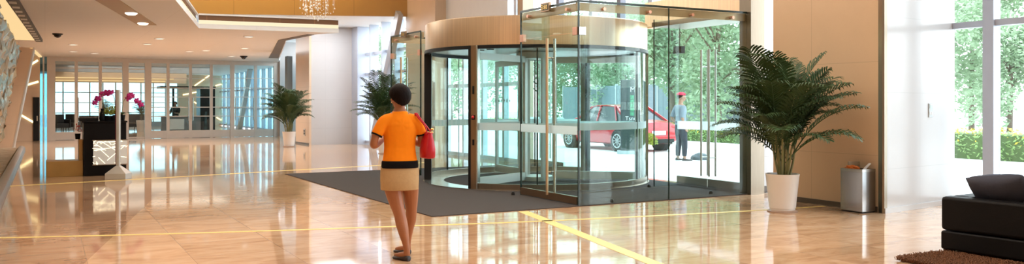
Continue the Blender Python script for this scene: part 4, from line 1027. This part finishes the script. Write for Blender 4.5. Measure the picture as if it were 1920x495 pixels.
def shoe_mesh(heel, yaw, L=.235, w=.042, h=.055, pitch=0.0, open_top=True):
    """flat shoe from heel to toe along +y, turned by yaw"""
    rings = []; rm = Matrix.Translation(heel) @ Matrix.Rotation(yaw, 4, 'Z') @ Matrix.Rotation(pitch, 4, 'X')
    for t, ww, hh in ((0, .4, .55), (.03, .72, .9), (.12, .80, 1.0), (.3, .78, .80), (.5, .88, .62), (.7, 1.0, .56), (.86, .9, .50), (.95, .62, .40), (1.0, .25, .26)):
        r = []
        for k in range(16):
            a = 2*PI*k/16; x = math.cos(a)*ww*w; z = math.sin(a); z = (z*.5+.5)*hh*h if z > 0 else max(0, (.5+.62*z))*hh*h*.999
            r.append(rm @ Vector((x, t*L, z)))
        rings.append(r)
    return MB().loft(rings)
def limb(mb, pts, n=16, per=5, grow=0.0, ends=True):
    q = spline(pts, per); mb.tube([p[:3] for p in q], [p[3]+grow for p in q], n, round_ends=ends)

# ---------------------------------------------------------------- the woman in orange
wx, wy = fl(752, 488.5)
wm = thing('person', 'woman in orange T-shirt and khaki miniskirt walking across the lobby, seen from behind', 'person', (wx, wy, 0), R(-29+14))
PW = [(.0, .12, .09, 0), (.05, .150, .108, 0), (.12, .166, .112, -.006), (.19, .158, .105, -.004), (.27, .136, .092, .0), (.34, .128, .086, .004), (.42, .138, .092, .004), (.50, .152, .100, .002), (.57, .160, .098, -.004), (.63, .150, .082, -.01), (.665, .108, .066, -.012), (.69, .066, .056, -.012), (.72, .052, .052, -.006), (.80, .050, .052, .004)]
ORG = (0, .10, .735)
body = MB(); body.loft(torso_rings(PW, ORG, lean=.015))
hc = Vector((.0, .130, 1.556)); hrot = Matrix.Rotation(R(14), 4, 'Z')
hm = MB(); head_pts(hm, (0, 0, 0)); body.add([hc+hrot @ v for v in hm.v], hm.f)
LL = [(-.072, .10, .80, .088), (-.064, .10, .68, .087), (-.037, .085, .55, .071), (-.008, .055, .44, .057), (.006, .030, .36, .058), (.022, .005, .28, .052), (.042, -.018, .17, .035), (.052, -.025, .095, .031), (.052, -.018, .055, .034)]
RL = [(.080, .10, .80, .088), (.103, .14, .68, .085), (.118, .185, .55, .069), (.125, .225, .44, .056), (.124, .255, .36, .056), (.116, .285, .28, .047), (.108, .315, .17, .034), (.104, .325, .095, .031), (.104, .33, .055, .034)]
limb(body, LL); limb(body, RL)
for heel, yaw in (((.064, -.052, .012), R(30)), ((.112, .300, .012), R(30))):
    rm = Matrix.Translation(heel) @ Matrix.Rotation(yaw, 4, 'Z'); body.tube([rm @ Vector((0, .03, .05)), rm @ Vector((0, .10, .035)), rm @ Vector((0, .17, .022)), rm @ Vector((0, .205, .02))], [.030, .030, .026, .018], 10, round_ends=True)
LA = [(-.120, .078, 1.335, .044), (-.175, .070, 1.31, .047), (-.218, .060, 1.24, .041), (-.246, .055, 1.15, .036), (-.252, .070, 1.105, .037), (-.225, .135, 1.105, .036), (-.165, .225, 1.14, .029), (-.115, .290, 1.175, .023)]
RA = [(.120, .078, 1.335, .044), (.172, .085, 1.31, .047), (.200, .105, 1.24, .041), (.212, .130, 1.15, .036), (.208, .155, 1.11, .037), (.175, .215, 1.12, .035), (.115, .275, 1.15, .028), (.070, .315, 1.18, .023)]
limb(body, LA); limb(body, RA)
hand(body, (-.115, .290, 1.175), (.68, .65, .25), (.5, -.3, .75), 1, .8, .92); hand(body, (.070, .315, 1.18), (-.75, .5, .3), (-.5, -.3, .75), -1, .8, .92)
fuse(body, 'body', M['stocking'], wm, .0055, 5)
hair_cap(wm, hc, hrot, 1.0, big=.034); face_bits(wm, hc, hrot)
MB().ball(hc+hrot @ Vector((-.080, -.004, -.046)), .007, 10, 8).build('earring', M['gold'], wm, world=False)
PSH = [(.16, .176, .122, -.004), (.20, .170, .118, -.003), (.27, .158, .108, .0), (.34, .150, .103, .004), (.42, .155, .107, .004), (.50, .165, .113, .002), (.56, .166, .110, -.004), (.61, .152, .096, -.01), (.645, .122, .080, -.012), (.672, .088, .070, -.012), (.690, .070, .066, -.012)]
sh = MB(); sh.loft(torso_rings(PSH, ORG, lean=.015))
SL = [(-.075, .082, 1.352, .058), (-.150, .076, 1.325, .061), (-.203, .064, 1.245, .056), (-.224, .060, 1.200, .054)]
SRr = [(.075, .082, 1.352, .058), (.148, .084, 1.325, .061), (.192, .100, 1.25, .056), (.203, .110, 1.205, .054)]
for q in (SL, SRr):
    s_ = spline(q, 4); sh.tube([p[:3] for p in s_], [p[3] for p in s_], 18)
rnd = random.Random(1)
shirt = fuse(sh, 'shirt', M['orange'], wm, .007, 4)
for v in shirt.data.vertices:   # soft creases gathered at the middle of the back
    p = v.co
    if p.y < .10:
        a = math.atan2(p.x-.01, p.z-1.30); r = math.hypot(p.x, p.z-1.30)
        v.co += v.normal*(.0016*math.sin(a*7)*math.exp(-r*9)*min(1, r*18)+.002*noise.noise(Vector((p.x*14, p.y*10, p.z*9))))
    else: v.co += v.normal*.002*noise.noise(Vector((p.x*14, p.y*10, p.z*9)))
for (q, nm) in ((SL, 'l'), (SRr, 'r')):
    p2, p1 = Vector(q[-1][:3]), Vector(q[-2][:3]); d = (p2-p1).normalized()
    MB().tube([p2-d*.006, p2+d*.008], [.0565, .0560], 20).build('cuff_trim', M['black_cloth'], wm, world=False)
MB().loft(torso_rings([(.145, .178, .124, -.004), (.17, .1785, .1245, -.004), (.205, .176, .122, -.003), (.215, .170, .117, -.003)], ORG, .015)).build('hem_band', M['black_cloth'], wm, world=False, smooth=60)
side = MB().loft([[(-.172, .10+yy, zz) for yy, zz in ((-.004, .95), (.02, .95), (.02, 1.06), (-.004, 1.06))], [(-.150, .10+yy, zz) for yy, zz in ((-.004, .95), (.02, .95), (.02, 1.06), (-.004, 1.06))]])
sk = MB(); rings = []
for z, rx, ry in ((.668, .180, .140), (.672, .183, .143), (.76, .187, .143), (.84, .186, .138), (.885, .182, .134), (.905, .176, .128)):
    rings.append([(x+.004*math.sin(5*math.atan2(y, x))*(.9-z)*3, y+.118, z) for x, y, _ in ell(0, 0, 0, rx, ry, 40, .9)])
sk.loft(rings).build('skirt', M['khaki'], wm, world=False, smooth=60)
for heel, yaw in (((.068, -.062, 0), R(30)), ((.116, .292, 0), R(30))):
    s_ = shoe_mesh(heel, yaw, .245, .043, .056).build('shoe', M['shoe'], wm, world=False, smooth=60)
    rm = Matrix.Translation(heel) @ Matrix.Rotation(yaw, 4, 'Z'); MB().ball(rm @ Vector((0, .19, .034)), (.016, .010, .006), 10, 6).build('bow', M['black_cloth'], s_, world=False)
# handbag on her shoulder
ct = math.cos(R(-15)); stt = math.sin(R(-15))
def W2(x, y, z): return (wx+x*ct-y*stt, wy+x*stt+y*ct, z)
bc = W2(.262, .06, 0)
hb = thing('handbag', 'red leather shoulder bag hanging on the right arm of the woman', 'handbag', (bc[0], bc[1], .98), R(-15+18))
rings = []
for z, rx, ry in ((-.01, .045, .088), (.0, .056, .104), (.08, .058, .104), (.16, .044, .092), (.225, .026, .078), (.242, .018, .074)):
    rings.append(ell(z, 0, 0, rx, ry, 28, .7))
MB().loft(rings).build('bag_body', M['red_leather'], hb, world=False, smooth=60)
MB().tube([(0, -.074, .240), (0, .074, .240)], .008, 8).build('zip', M['gold'], hb, world=False)
for s_ in (-1, 1):
    pts = spline([(.02*s_, -.05, .225), (-.035, -.035, .30), (-.095, -.015, .38), (-.118, .008, .425), (-.095, .035, .38), (-.03, .05, .30), (.02*s_, .05, .225)], 5)
    MB().tube([(p[0]+.008*s_, p[1], p[2]) for p in pts], .0075, 8).build('strap', M['red_leather'], hb, world=False)
for y_ in (-.05, .05): MB().lathe([(.012, -.003), (.017, 0), (.012, .003)], (0, y_, .235), 14, cap=False).build('ring', M['gold'], hb, world=False)
for i in range(4): MB().ball((.03, -.055+.012*i, .27-.03*(i % 2)), .011, 8, 6).build('charm', M['gold'], hb, world=False)

# ---------------------------------------------------------------- other people
PM = [(.0, .12, .10, 0), (.05, .150, .115, 0), (.12, .165, .118, -.006), (.20, .158, .112, 0), (.29, .150, .105, .004), (.38, .160, .112, .006), (.47, .180, .120, .004), (.55, .192, .116, -.002), (.61, .178, .098, -.008), (.65, .120, .076, -.012), (.68, .07, .062, -.010), (.72, .058, .058, -.004), (.79, .056, .058, .006)]
def man(label, loc, rz, arms, legs, org, shirt, trs, hat=None, s=1.0, heady=.03, shoes=True, seat=False, headrot=0):
    t = thing('person', label, 'person', loc, rz); b = MB(); b.loft(torso_rings(PM, org, .01))
    hc = Vector((0, org[1]+heady, org[2]+.86)); hr = Matrix.Rotation(headrot, 4, 'Z'); hm = MB(); head_pts(hm, (0, 0, 0), 1.04); b.add([hc+hr @ v for v in hm.v], hm.f)
    for q in legs+arms: limb(b, q)
    for q, ts in zip(arms, (1, -1)):
        w, p = Vector(q[-1][:3]), Vector(q[-2][:3]); hand(b, w, w-p, (-.6*ts, .2, .3), ts, .5, 1.05)
    fuse(b, 'body', M['skin2'], t, .007, 4)
    c = MB(); c.loft(torso_rings([(z, rx, ry, cy) for z, rx, ry, cy in PM if .1 < z < .66], org, .01, .014))
    for q in arms:
        s_ = spline(q[:4], 4); c.tube([p[:3] for p in s_], [p[3]+.016 for p in s_], 16)
    fuse(c, 'shirt', shirt, t, .010, 4)
    g = MB(); g.loft(torso_rings([(z, rx, ry, cy) for z, rx, ry, cy in PM if z < .22], org, .01, .012))
    for q in legs:
        s_ = spline(q[:-1], 4); g.tube([p[:3] for p in s_], [p[3]+.018 for p in s_], 16)
    fuse(g, 'trousers', trs, t, .010, 4)
    MB().loft(torso_rings([(.175, .172, .128, 0), (.21, .171, .127, 0)], org, .01)).build('belt', M['black_cloth'], t, world=False)
    for q in legs:
        a = q[-1]; shoe_mesh((a[0], a[1]-.065, 0.0), R(8 if a[0] < 0 else -8), .275, .047, .075).build('shoe', M['shoe'], t, world=False, smooth=60)
    face_bits(t, hc, hr, 1.04); hair_cap(t, hc, hr, 1.04, big=.014, bob=False)
    if hat:
        h = MB().lathe([(.0, .12), (.05, .118), (.098, .098), (.122, .068), (.124, .048), (.105, .036), (.092, .034)], (0, 0, 0), 32, cap=False)
        MB().add([hc+hr @ Vector((v.x*.92-.012, v.y-.010, v.z*1.0+.012+.10*(-v.x)*.25)) for v in h.v], h.f).build('beret', hat, t, world=False)
    return t
LGL = [(-.085, .0, .90, .095), (-.095, .0, .72, .084), (-.105, .01, .50, .060), (-.110, -.01, .34, .058), (-.115, -.02, .12, .040), (-.115, -.02, .06, .042)]
LGR = [(.085, .0, .90, .095), (.10, .03, .72, .084), (.11, .06, .50, .060), (.11, .06, .34, .058), (.11, .06, .12, .040), (.11, .06, .06, .042)]
AL = [(-.185, -.01, 1.43, .054), (-.225, -.04, 1.36, .050), (-.25, -.09, 1.24, .044), (-.255, -.12, 1.15, .039), (-.235, -.10, 1.08, .037), (-.18, -.05, 1.02, .030), (-.15, .03, 1.0, .026)]
AR = [(.185, -.01, 1.43, .054), (.22, -.03, 1.36, .050), (.245, -.06, 1.24, .044), (.25, -.07, 1.14, .039), (.245, -.05, 1.06, .037), (.215, .0, .96, .030), (.20, .03, .90, .026)]
mx_, my_ = fl(1276, 299.5); mx_, my_ = 14.72, 17.35
man('man in red beret and blue-grey uniform standing outside on the forecourt', (mx_, my_, -.01), R(-104), (AL, AR), (LGL, LGR), (0, 0, .82), M['uniform'], M['trousers'], hat=M['beret'], s=1.0, headrot=R(-8))
# person seated behind the kiosk counter, on a stool
kx = onY(330, KY+.75); SZ = .62
sl_ = [(-.085, .0, SZ+.08, .09), (-.10, -.20, SZ+.07, .078), (-.11, -.40, SZ+.03, .060), (-.11, -.43, .45, .056), (-.11, -.40, .14, .040), (-.11, -.40, .06, .042)]
st_ = thing('stool', 'dark stool under the person seated at the kiosk', 'stool', (kx, KY+.95, 0))
MB().lathe([(0, SZ-.07), (.19, SZ-.07), (.20, SZ-.03), (.18, SZ-.015), (0, SZ-.012)], n=24).build('seat', M['furn'], st_, world=False)
for k in range(4): MB().tube([(.12*math.cos(k*PI/2+.8), .12*math.sin(k*PI/2+.8), SZ-.07), (.2*math.cos(k*PI/2+.8), .2*math.sin(k*PI/2+.8), 0)], .014, 8).build('leg', M['black'], st_, world=False)
fl2 = lambda q: [(p[0], -p[1], p[2], p[3]) for p in q]; mr = lambda q: [(-p[0],)+p[1:] for p in q]
ka = [(-.185, .0, SZ+.62, .052), (-.22, .03, SZ+.54, .048), (-.235, .08, SZ+.43, .043), (-.23, .14, SZ+.36, .039), (-.20, .20, SZ+.35, .036), (-.14, .29, SZ+.37, .028), (-.10, .34, SZ+.38, .024)]
man('person in dark clothes seated behind the kiosk counter', (kx, KY+.95, 0), PI-.6, (ka, mr(ka)), (fl2(sl_), mr(fl2(sl_))), (0, 0, SZ), M['black_cloth'], M['trousers'])
# ================================================================ OUTSIDE
def car(label, loc, rz):
    t = thing('car', label, 'car', loc, rz)
    st = [(-2.30, .66, .40, .66, .74), (-2.24, .80, .30, .80, .92), (-2.05, .86, .24, .88, .985), (-1.55, .895, .22, .90, 1.00), (-.9, .905, .21, .90, .98), (.6, .905, .21, .87, .95), (1.2, .89, .21, .84, .93), (1.75, .85, .22, .76, .85), (2.15, .76, .26, .66, .73), (2.30, .60, .36, .54, .60)]
    rings = []
    for y, w, zb, zs, zd in st:
        q = [(0, zb), (.8*w, zb), (.95*w, zb+.05), (w, (zb+zs)/2-.05), (.985*w, zs-.06), (.93*w, zs), (.70*w, zs+(zd-zs)*.7), (.35*w, zd), (0, zd+.012)]
        full = q+[(-x, z) for x, z in q[1:-1][::-1]]
        rings.append([(x, y, z) for x, z in full])
    b = MB().loft(rings); b.f = [f[::-1] for f in b.f]
    b.build('body', M['carpaint'], t, world=False, smooth=40)
    def cab(base, roof, zb, zr): return [[(x*s_, y, z) for (x, y, z) in ()] for s_ in ()]
    B = [(.80, -1.72, .93), (.80, -.9, .93), (.80, .3, .93), (.76, 1.22, .90)]; T = [(.58, -.92, 1.40), (.62, -.55, 1.445), (.62, .05, 1.445), (.58, .42, 1.39)]
    vs = [(x, y, z) for x, y, z in B]+[(x, y, z) for x, y, z in T]+[(-x, y, z) for x, y, z in B]+[(-x, y, z) for x, y, z in T]
    fs = [(0, 4, 5, 1), (1, 5, 6, 2), (2, 6, 7, 3), (8, 9, 13, 12), (9, 10, 14, 13), (10, 11, 15, 14), (0, 8, 12, 4), (3, 7, 15, 11), (4, 12, 13, 5), (5, 13, 14, 6), (6, 14, 15, 7)]
    MB().add(vs, fs).build('windows', M['carglass'], t, world=False, smooth=0)
    r = MB(); up = .006
    r.loft([[(x, y, z+up) for x, y, z in ((-.60, -.95, 1.395), (-.3, -.97, 1.42), (.3, -.97, 1.42), (.60, -.95, 1.395), (.6, -.95, 1.375), (-.6, -.95, 1.375))], [(x, y, z+up) for x, y, z in ((-.64, -.5, 1.445), (-.3, -.5, 1.475), (.3, -.5, 1.475), (.64, -.5, 1.445), (.64, -.5, 1.42), (-.64, -.5, 1.42))],
            [(x, y, z+up) for x, y, z in ((-.64, .05, 1.445), (-.3, .05, 1.475), (.3, .05, 1.475), (.64, .05, 1.445), (.64, .05, 1.42), (-.64, .05, 1.42))], [(x, y, z+up) for x, y, z in ((-.60, .44, 1.39), (-.3, .46, 1.41), (.3, .46, 1.41), (.60, .44, 1.39), (.6, .44, 1.37), (-.6, .44, 1.37))]])
    for s_ in (-1, 1):
        r.bar((s_*.80, -1.74, .93), (s_*.595, -.92, 1.41), .05, .09).bar((s_*.775, 1.22, .90), (s_*.595, .43, 1.40), .04, .05).bar((s_*.81, -.15, .92), (s_*.635, -.15, 1.44), .03, .07).bar((s_*.81, -1.2, .93), (s_*.62, -.86, 1.41), .03, .16)
    r.build('roof', M['carpaint'], t, world=False, smooth=40)
    for s_ in (-1, 1):
        for y in (-1.42, 1.36):
            MB().tube([(s_*.70, y, .33), (s_*.912, y, .33)], .375, 32).build('wheel_arch', M['black'], t, world=False)
            w = MB().lathe([(.20, -.10), (.31, -.105), (.335, -.08), (.335, .08), (.31, .105), (.20, .10)], n=36, cap=False)
            w.v = [Vector((v.z*s_+s_*.83, v.x+y, v.y+.335)) for v in w.v]; wh = w.build('wheel', M['tyre'], t, world=False)
            h = MB()
            for k in range(10):
                a = 2*PI*k/10; h.bar((s_*.925, y, .335), (s_*.925, y+.20*math.cos(a), .335+.20*math.sin(a)), .035, .02)
            h.tube([(s_*.90, y, .335), (s_*.935, y, .335)], .045, 16)
            ring = MB().lathe([(.19, -.02), (.225, -.02), (.225, .025), (.19, .025)], n=36, cap=False); h.add([(v.z*s_+s_*.92, v.x+y, v.y+.335) for v in ring.v], ring.f)
            h.build('rim', M['rim'], wh, world=False); MB().tube([(s_*.86, y, .335), (s_*.90, y, .335)], .20, 24).build('brake_disc', M['bluegrey'], wh, world=False)
        MB().box(*sorted((s_*.90, s_*.925)), -.35, -.15, .76, .79).build('door_handle', M['carpaint'], t, world=False); MB().box(*sorted((s_*.90, s_*.925)), .75, .95, .76, .79).build('door_handle', M['carpaint'], t, world=False)
        MB().ball((s_*.96, .80, .98), (.10, .06, .065), 12, 8).build('wing_mirror', M['carpaint'], t, world=False)
        MB().ball((s_*.66, -2.215, .775), (.19, .085, .075), 16, 10).build('tail_lamp', M['tail'], t, world=False); MB().ball((s_*.60, 2.15, .62), (.19, .12, .065), 16, 10).build('head_lamp', M['rim'], t, world=False)
        MB().tube([(s_*.55, -2.34, .27), (s_*.55, -2.2, .27)], .04, 14).build('exhaust', M['steel'], t, world=False)
    MB().box(-.27, .27, -2.325, -2.30, .53, .66).build('number_plate', M['plate'], t, world=False, bevel=.004)
    bp = MB(); bp.loft([[(x*.80, y-.0, z) for x, z in ((-1, .42), (1, .42), (1, .50), (-1, .50))] for y in (-2.33, -2.2)]); bp.build('bumper', M['carpaint'], t, world=False, bevel=.02)
    MB().box(-.62, .62, -2.31, -2.15, .27, .40).build('rear_valance', M['black'], t, world=False, bevel=.01)
    MB().box(-.02, .02, -.7, -.62, 1.46, 1.54).build('aerial', M['black'], t, world=False)
    return t
car('red saloon car parked on the forecourt outside the revolving door', (16.6, 22.9, -.01), 0)
tx, ty = fl(1180, 288); ts = thing('totem_sign', 'dark totem sign with white and green lettering beside the red car', 'sign', (tx, ty, -.01), R(-35))
MB().box(-.26, .26, -.06, .06, 0.10, 2.22).build('panel', M['totem'], ts, world=False, bevel=.01); MB().box(-.36, .36, -.18, .18, 0, .10).build('base', M['concrete'], ts, world=False, bevel=.01)
RX = Matrix.Rotation(PI/2, 4, 'X')
text_mesh('lettering', 'M', .22, M['white_letter'], ts, Matrix.Translation((.10, -.064, 1.92)) @ RX)
text_mesh('lettering', 'Tsnc', .17, M['white_letter'], ts, Matrix.Translation((.04, -.064, 1.06)) @ RX); text_mesh('lettering', 'Dron', .17, M['white_letter'], ts, Matrix.Translation((.04, -.064, .90)) @ RX)
g = MB(); rnd = random.Random(8)
for i in range(5):
    z = 1.70-.125*i
    for q in range(4): g.bar((.02, -.064, z-.04+.028*q), (.14, -.064, z-.04+.028*q), .004, .012, up=(0, 0, 1))
    g.bar((.08+rnd.uniform(-.03, .03), -.064, z-.05), (.08+rnd.uniform(-.03, .03), -.064, z+.05), .013, .004, up=(0, 1, 0))
g.build('lettering', M['green_letter'], ts, world=False)
leafy('yellow green shrub growing at the foot of the totem sign', tx+.62, ty-.2, -.01, .22, .62, M['leaf_y'], n=420, name='low_shrub', pot=False, cat='shrub')
# covered bundle on the pavement
bm = bmesh.new(); bmesh.ops.create_icosphere(bm, subdivisions=4, radius=1)
for v in bm.verts:
    q = v.co.copy(); k = 1+.10*noise.noise(q*2.2)+.05*noise.noise(q*5)
    v.co = Vector((q.x*.26*k, q.y*.20*k, max(q.z, 0)*.19*k))
me = bpy.data.meshes.new('bundle'); bm.to_mesh(me); bm.free(); me.shade_smooth(); me.materials.append(M['tarp'])
bx_, by_ = fl(1313, 299); o = bpy.data.objects.new('covered_bundle', me); COL.objects.link(o); o.location = (bx_, by_, -.01); o.rotation_euler.z = R(-29); tag(o, 'dark rounded bundle lying on the pavement beside the man', 'bundle')
# hedges and trees
def leafmass(fn, n, size, mat, name, parent, seed):
    rnd = random.Random(seed); mb = MB()
    for i in range(n):
        p = Vector(fn(rnd)); u = Vector((rnd.uniform(-1, 1), rnd.uniform(-1, 1), rnd.uniform(-.6, .6))).normalized(); v = u.cross(Vector((rnd.uniform(-1, 1), rnd.uniform(-1, 1), 1))).normalized(); s_ = size*rnd.uniform(.6, 1.3)
        mb.add([p-u*s_, p+v*s_*.45, p+u*s_, p-v*s_*.45], [(0, 1, 2, 3)])
    return mb.build(name, mat, parent, world=False, smooth=0)
def hedge(label, x, y0, y1, h, w, mat2=None, seed=1):
    t = thing('clipped_hedge', label, 'hedge', (x, (y0+y1)/2, -.01)); L = y1-y0
    MB().box(-w/2+.08, w/2-.08, -L/2, L/2, 0, h-.08).build('core', principled('hedge_core', (.08, .13, .04), .9, var=.4), t, world=False)
    leafmass(lambda r: (r.choice((-w/2, r.uniform(-w/2, w/2), r.uniform(-w/2, w/2)))+r.uniform(-.05, .05), r.uniform(-L/2, L/2), r.uniform(0, h)+r.uniform(-.03, .05)), int(L*330), .06, M['hedge'], 'leaves', t, seed)
    if mat2: leafmass(lambda r: (r.uniform(-w/2-.05, w/2), r.uniform(-L/2, L/2), r.uniform(h*.55, h*1.12)), int(L*260), .05, mat2, 'blossom', t, seed+9)
    return t
hedge('clipped green hedge behind the man and the red car', 23.2, 19.5, 44, .62, 1.1, M['yellow_flower'], 3)
hedge('yellow flowering hedge outside the window beyond the white pilaster', 22.6, 6.0, 17.5, .75, 1.4, M['yellow_flower'], 5)
fn = thing('panel_fence', 'blue-grey panel fence behind the red car', 'fence', (30.6, 36, -.01))
for i in range(12): MB().box(-.05, .05, -12+2*i+.02, -10+2*i-.02, .05, 2.6).build('panel', M['bluegrey'], fn, world=False)
for i in range(13): MB().box(-.08, .08, -12.05+2*i, -11.95+2*i, 0, 2.7).build('post', M['concrete'], fn, world=False)
bd_ = thing('low_building', 'low white building across the street outside the sofa window', 'building', (44, 12, -.01))
MB().box(-3, 3, -16, 10, 0, 1.1).build('plinth', M['concrete'], bd_, world=False); MB().box(-3.2, 3.2, -16.2, 10.2, 1.6, 2.4).build('canopy', M['curtain'], bd_, world=False)
for i in range(8): MB().box(-3, -2.7, -15.5+3.5*i, -15.2+3.5*i, 1.1, 1.6).build('pier', M['bluegrey'], bd_, world=False)
def tree_mesh(seed, h, r):
    rnd = random.Random(seed); blobs = [(Vector((rnd.uniform(-r*.6, r*.6), rnd.uniform(-r*.6, r*.6), rnd.uniform(h*.17, h*.92))), rnd.uniform(.35, .55)*r) for _ in range(15)]
    mb = MB()
    for i in range(8500):
        c, br = rnd.choice(blobs); d = Vector((rnd.gauss(0, 1), rnd.gauss(0, 1), rnd.gauss(0, 1))).normalized(); p = c+d*br*rnd.uniform(.55, 1.05)
        u = Vector((rnd.uniform(-1, 1), rnd.uniform(-1, 1), rnd.uniform(-.8, .3))).normalized(); v = u.cross(Vector((rnd.uniform(-1, 1), rnd.uniform(-1, 1), 1))).normalized(); s_ = rnd.uniform(.09, .19)
        mb.add([p-u*s_, p+v*s_*.5, p+u*s_, p-v*s_*.5], [(0, 1, 2, 3)])
    tk = MB(); tk.tube([(0, 0, 0), (.05, .03, h*.25), (0, .08, h*.55), (.06, 0, h*.85)], [.16, .13, .09, .03], 9)
    for c, br in blobs[:8]:
        z0 = min(c.z*.6, h*.6); tk.tube([(.02, .04, z0), tuple(c*.6+Vector((0, 0, c.z*.25))), tuple(c)], [.06, .04, .015], 6)
    return mb.mesh('foliage', M['leaf'], smooth=0), tk.mesh('trunk', M['bark'])
TM = [tree_mesh(s_, h, r) for s_, h, r in ((1, 8.5, 3.0), (2, 10, 3.3), (3, 7.5, 2.8))]
TR = [(px, X, k, lb) for px, X, k, lb in (
    (1347, 26.5, 0, 'bushy tree seen between the outer door handles and the bronze post'), (1262, 27.2, 2, 'bushy tree directly above the man in the beret'), (1172, 33.0, 0, 'bushy tree above the dark totem sign'), (1088, 33.4, 2, 'bushy tree above the roof of the red car'),
    (1010, 33.6, 1, 'tall tree seen through the middle of the revolving door'), (905, 26.5, 1, 'tree seen past the copper door post with the red button'), (846, 28, 2, 'tree seen through the curved glass left of the copper door post'), (1822, 46, 0, 'pale tree left of the thick window mullion by the sofa'), (1893, 44, 2, 'pale tree right of the thick window mullion by the sofa'),
    (735, 26, 0, 'tree beyond the facade windows by the slanted fin'), (1305, 37, 1, 'tall second row tree behind the one next to the bronze post'), (1215, 37.5, 1, 'tall second row tree between the man and the totem sign'), (1125, 38.5, 1, 'tall second row tree behind the red car'))]
TR = [(X, onX(px, X), k, lb) for px, X, k, lb in TR]
for i, (x, y, k, lb) in enumerate(TR):
    t = thing('street_tree', lb, 'tree', (x, y, -.01), i*1.3, 'trees across the forecourt')
    for nm, me in zip(('foliage', 'trunk'), TM[k]):
        o = bpy.data.objects.new(nm, me); COL.objects.link(o); o.parent = t
        s_ = .92+.05*(i % 4); o.scale = (s_, s_, s_)
# ================================================================ LIGHT, SKY, CAMERA
wo = bpy.data.worlds.new('sky'); scn.world = wo; wo.use_nodes = True; nt = wo.node_tree; nt.nodes.clear()
bg = N(nt, 'ShaderNodeBackground'); ow = N(nt, 'ShaderNodeOutputWorld'); tc = N(nt, 'ShaderNodeTexCoord'); sp = N(nt, 'ShaderNodeSeparateXYZ'); cr = N(nt, 'ShaderNodeValToRGB')
nt.links.new(tc.outputs['Generated'], sp.inputs[0]); nt.links.new(sp.outputs[2], cr.inputs[0]); nt.links.new(cr.outputs[0], bg.inputs[0]); nt.links.new(bg.outputs[0], ow.inputs[0])
e = cr.color_ramp.elements; e[0].position = 0; e[0].color = (.92, .97, 1, 1); e[1].position = .7; e[1].color = (.78, .89, 1, 1)
bg.inputs[1].default_value = 3.9
def area(name, loc, sx_, sy_, power, col, rot=(0, 0, 0)):
    l = bpy.data.lights.new(name, 'AREA'); l.shape = 'RECTANGLE'; l.size = sx_; l.size_y = sy_; l.energy = power; l.color = col
    o = bpy.data.objects.new(name, l); COL.objects.link(o); o.location = loc; o.rotation_euler = rot; return o
WARM = (1.0, .87, .72)
area('tray_lights', (4.2, 12, 6.15), 5, 16, 520, WARM)
area('tray_lights', (5.5, -1, 6.15), 8, 8, 110, WARM)
area('amber_wall_wash', (5.6, 26.2, 6.1), 6, .5, 70, (1, .74, .40), (R(25), 0, R(-21)))
for y in (4, 8, 12, 16):  # extra spots added outside the view to light the low aisle
    l = bpy.data.lights.new('aisle_fill', 'SPOT'); l.energy = 70; l.color = (1, .86, .70); l.spot_size = R(150); l.spot_blend = .9; l.shadow_soft_size = .1
    o = bpy.data.objects.new('aisle_fill', l); COL.objects.link(o); o.location = (-1.6+.2*y*.5, y, 3.34)
area('recess_fill_light', (8.9, 28.0, 4.27), 1.4, 3.0, 85, (.96, .97, 1))  # added light without a fitting, brightens the white wall panel
area('second_hall_lights', (4.5, 50, 3.36), 7, 14, 200, (1, .88, .74))
for x, y in ((9.55, 8.6), (9.55, 9.35)):
    l = bpy.data.lights.new('wall_washer', 'SPOT'); l.energy = 55; l.color = WARM; l.spot_size = R(100); l.spot_blend = .8; l.shadow_soft_size = .08
    o = bpy.data.objects.new('wall_washer', l); COL.objects.link(o); o.location = (x-.25, y, 5.9)
cam = bpy.data.cameras.new('camera'); co = bpy.data.objects.new('camera', cam); COL.objects.link(co)
cam.sensor_width = 36; cam.lens = F/1920*36; cam.shift_y = -(247.5-H)/1920; cam.clip_end = 400; cam.clip_start = .05
co.location = (0, 0, CZ); co.rotation_euler = (R(90), 0, R(-29)); scn.camera = co
vs_ = scn.view_settings; vs_.view_transform = 'Standard'; vs_.look = 'None'; vs_.gamma = 1; vs_.exposure = 0.5; vs_.use_curve_mapping = False
cy_ = scn.cycles; cy_.use_denoising = True; cy_.max_bounces = 10; cy_.transparent_max_bounces = 40; cy_.diffuse_bounces = 4; cy_.glossy_bounces = 5; cy_.sample_clamp_indirect = 6; cy_.caustics_reflective = False; cy_.caustics_refractive = False
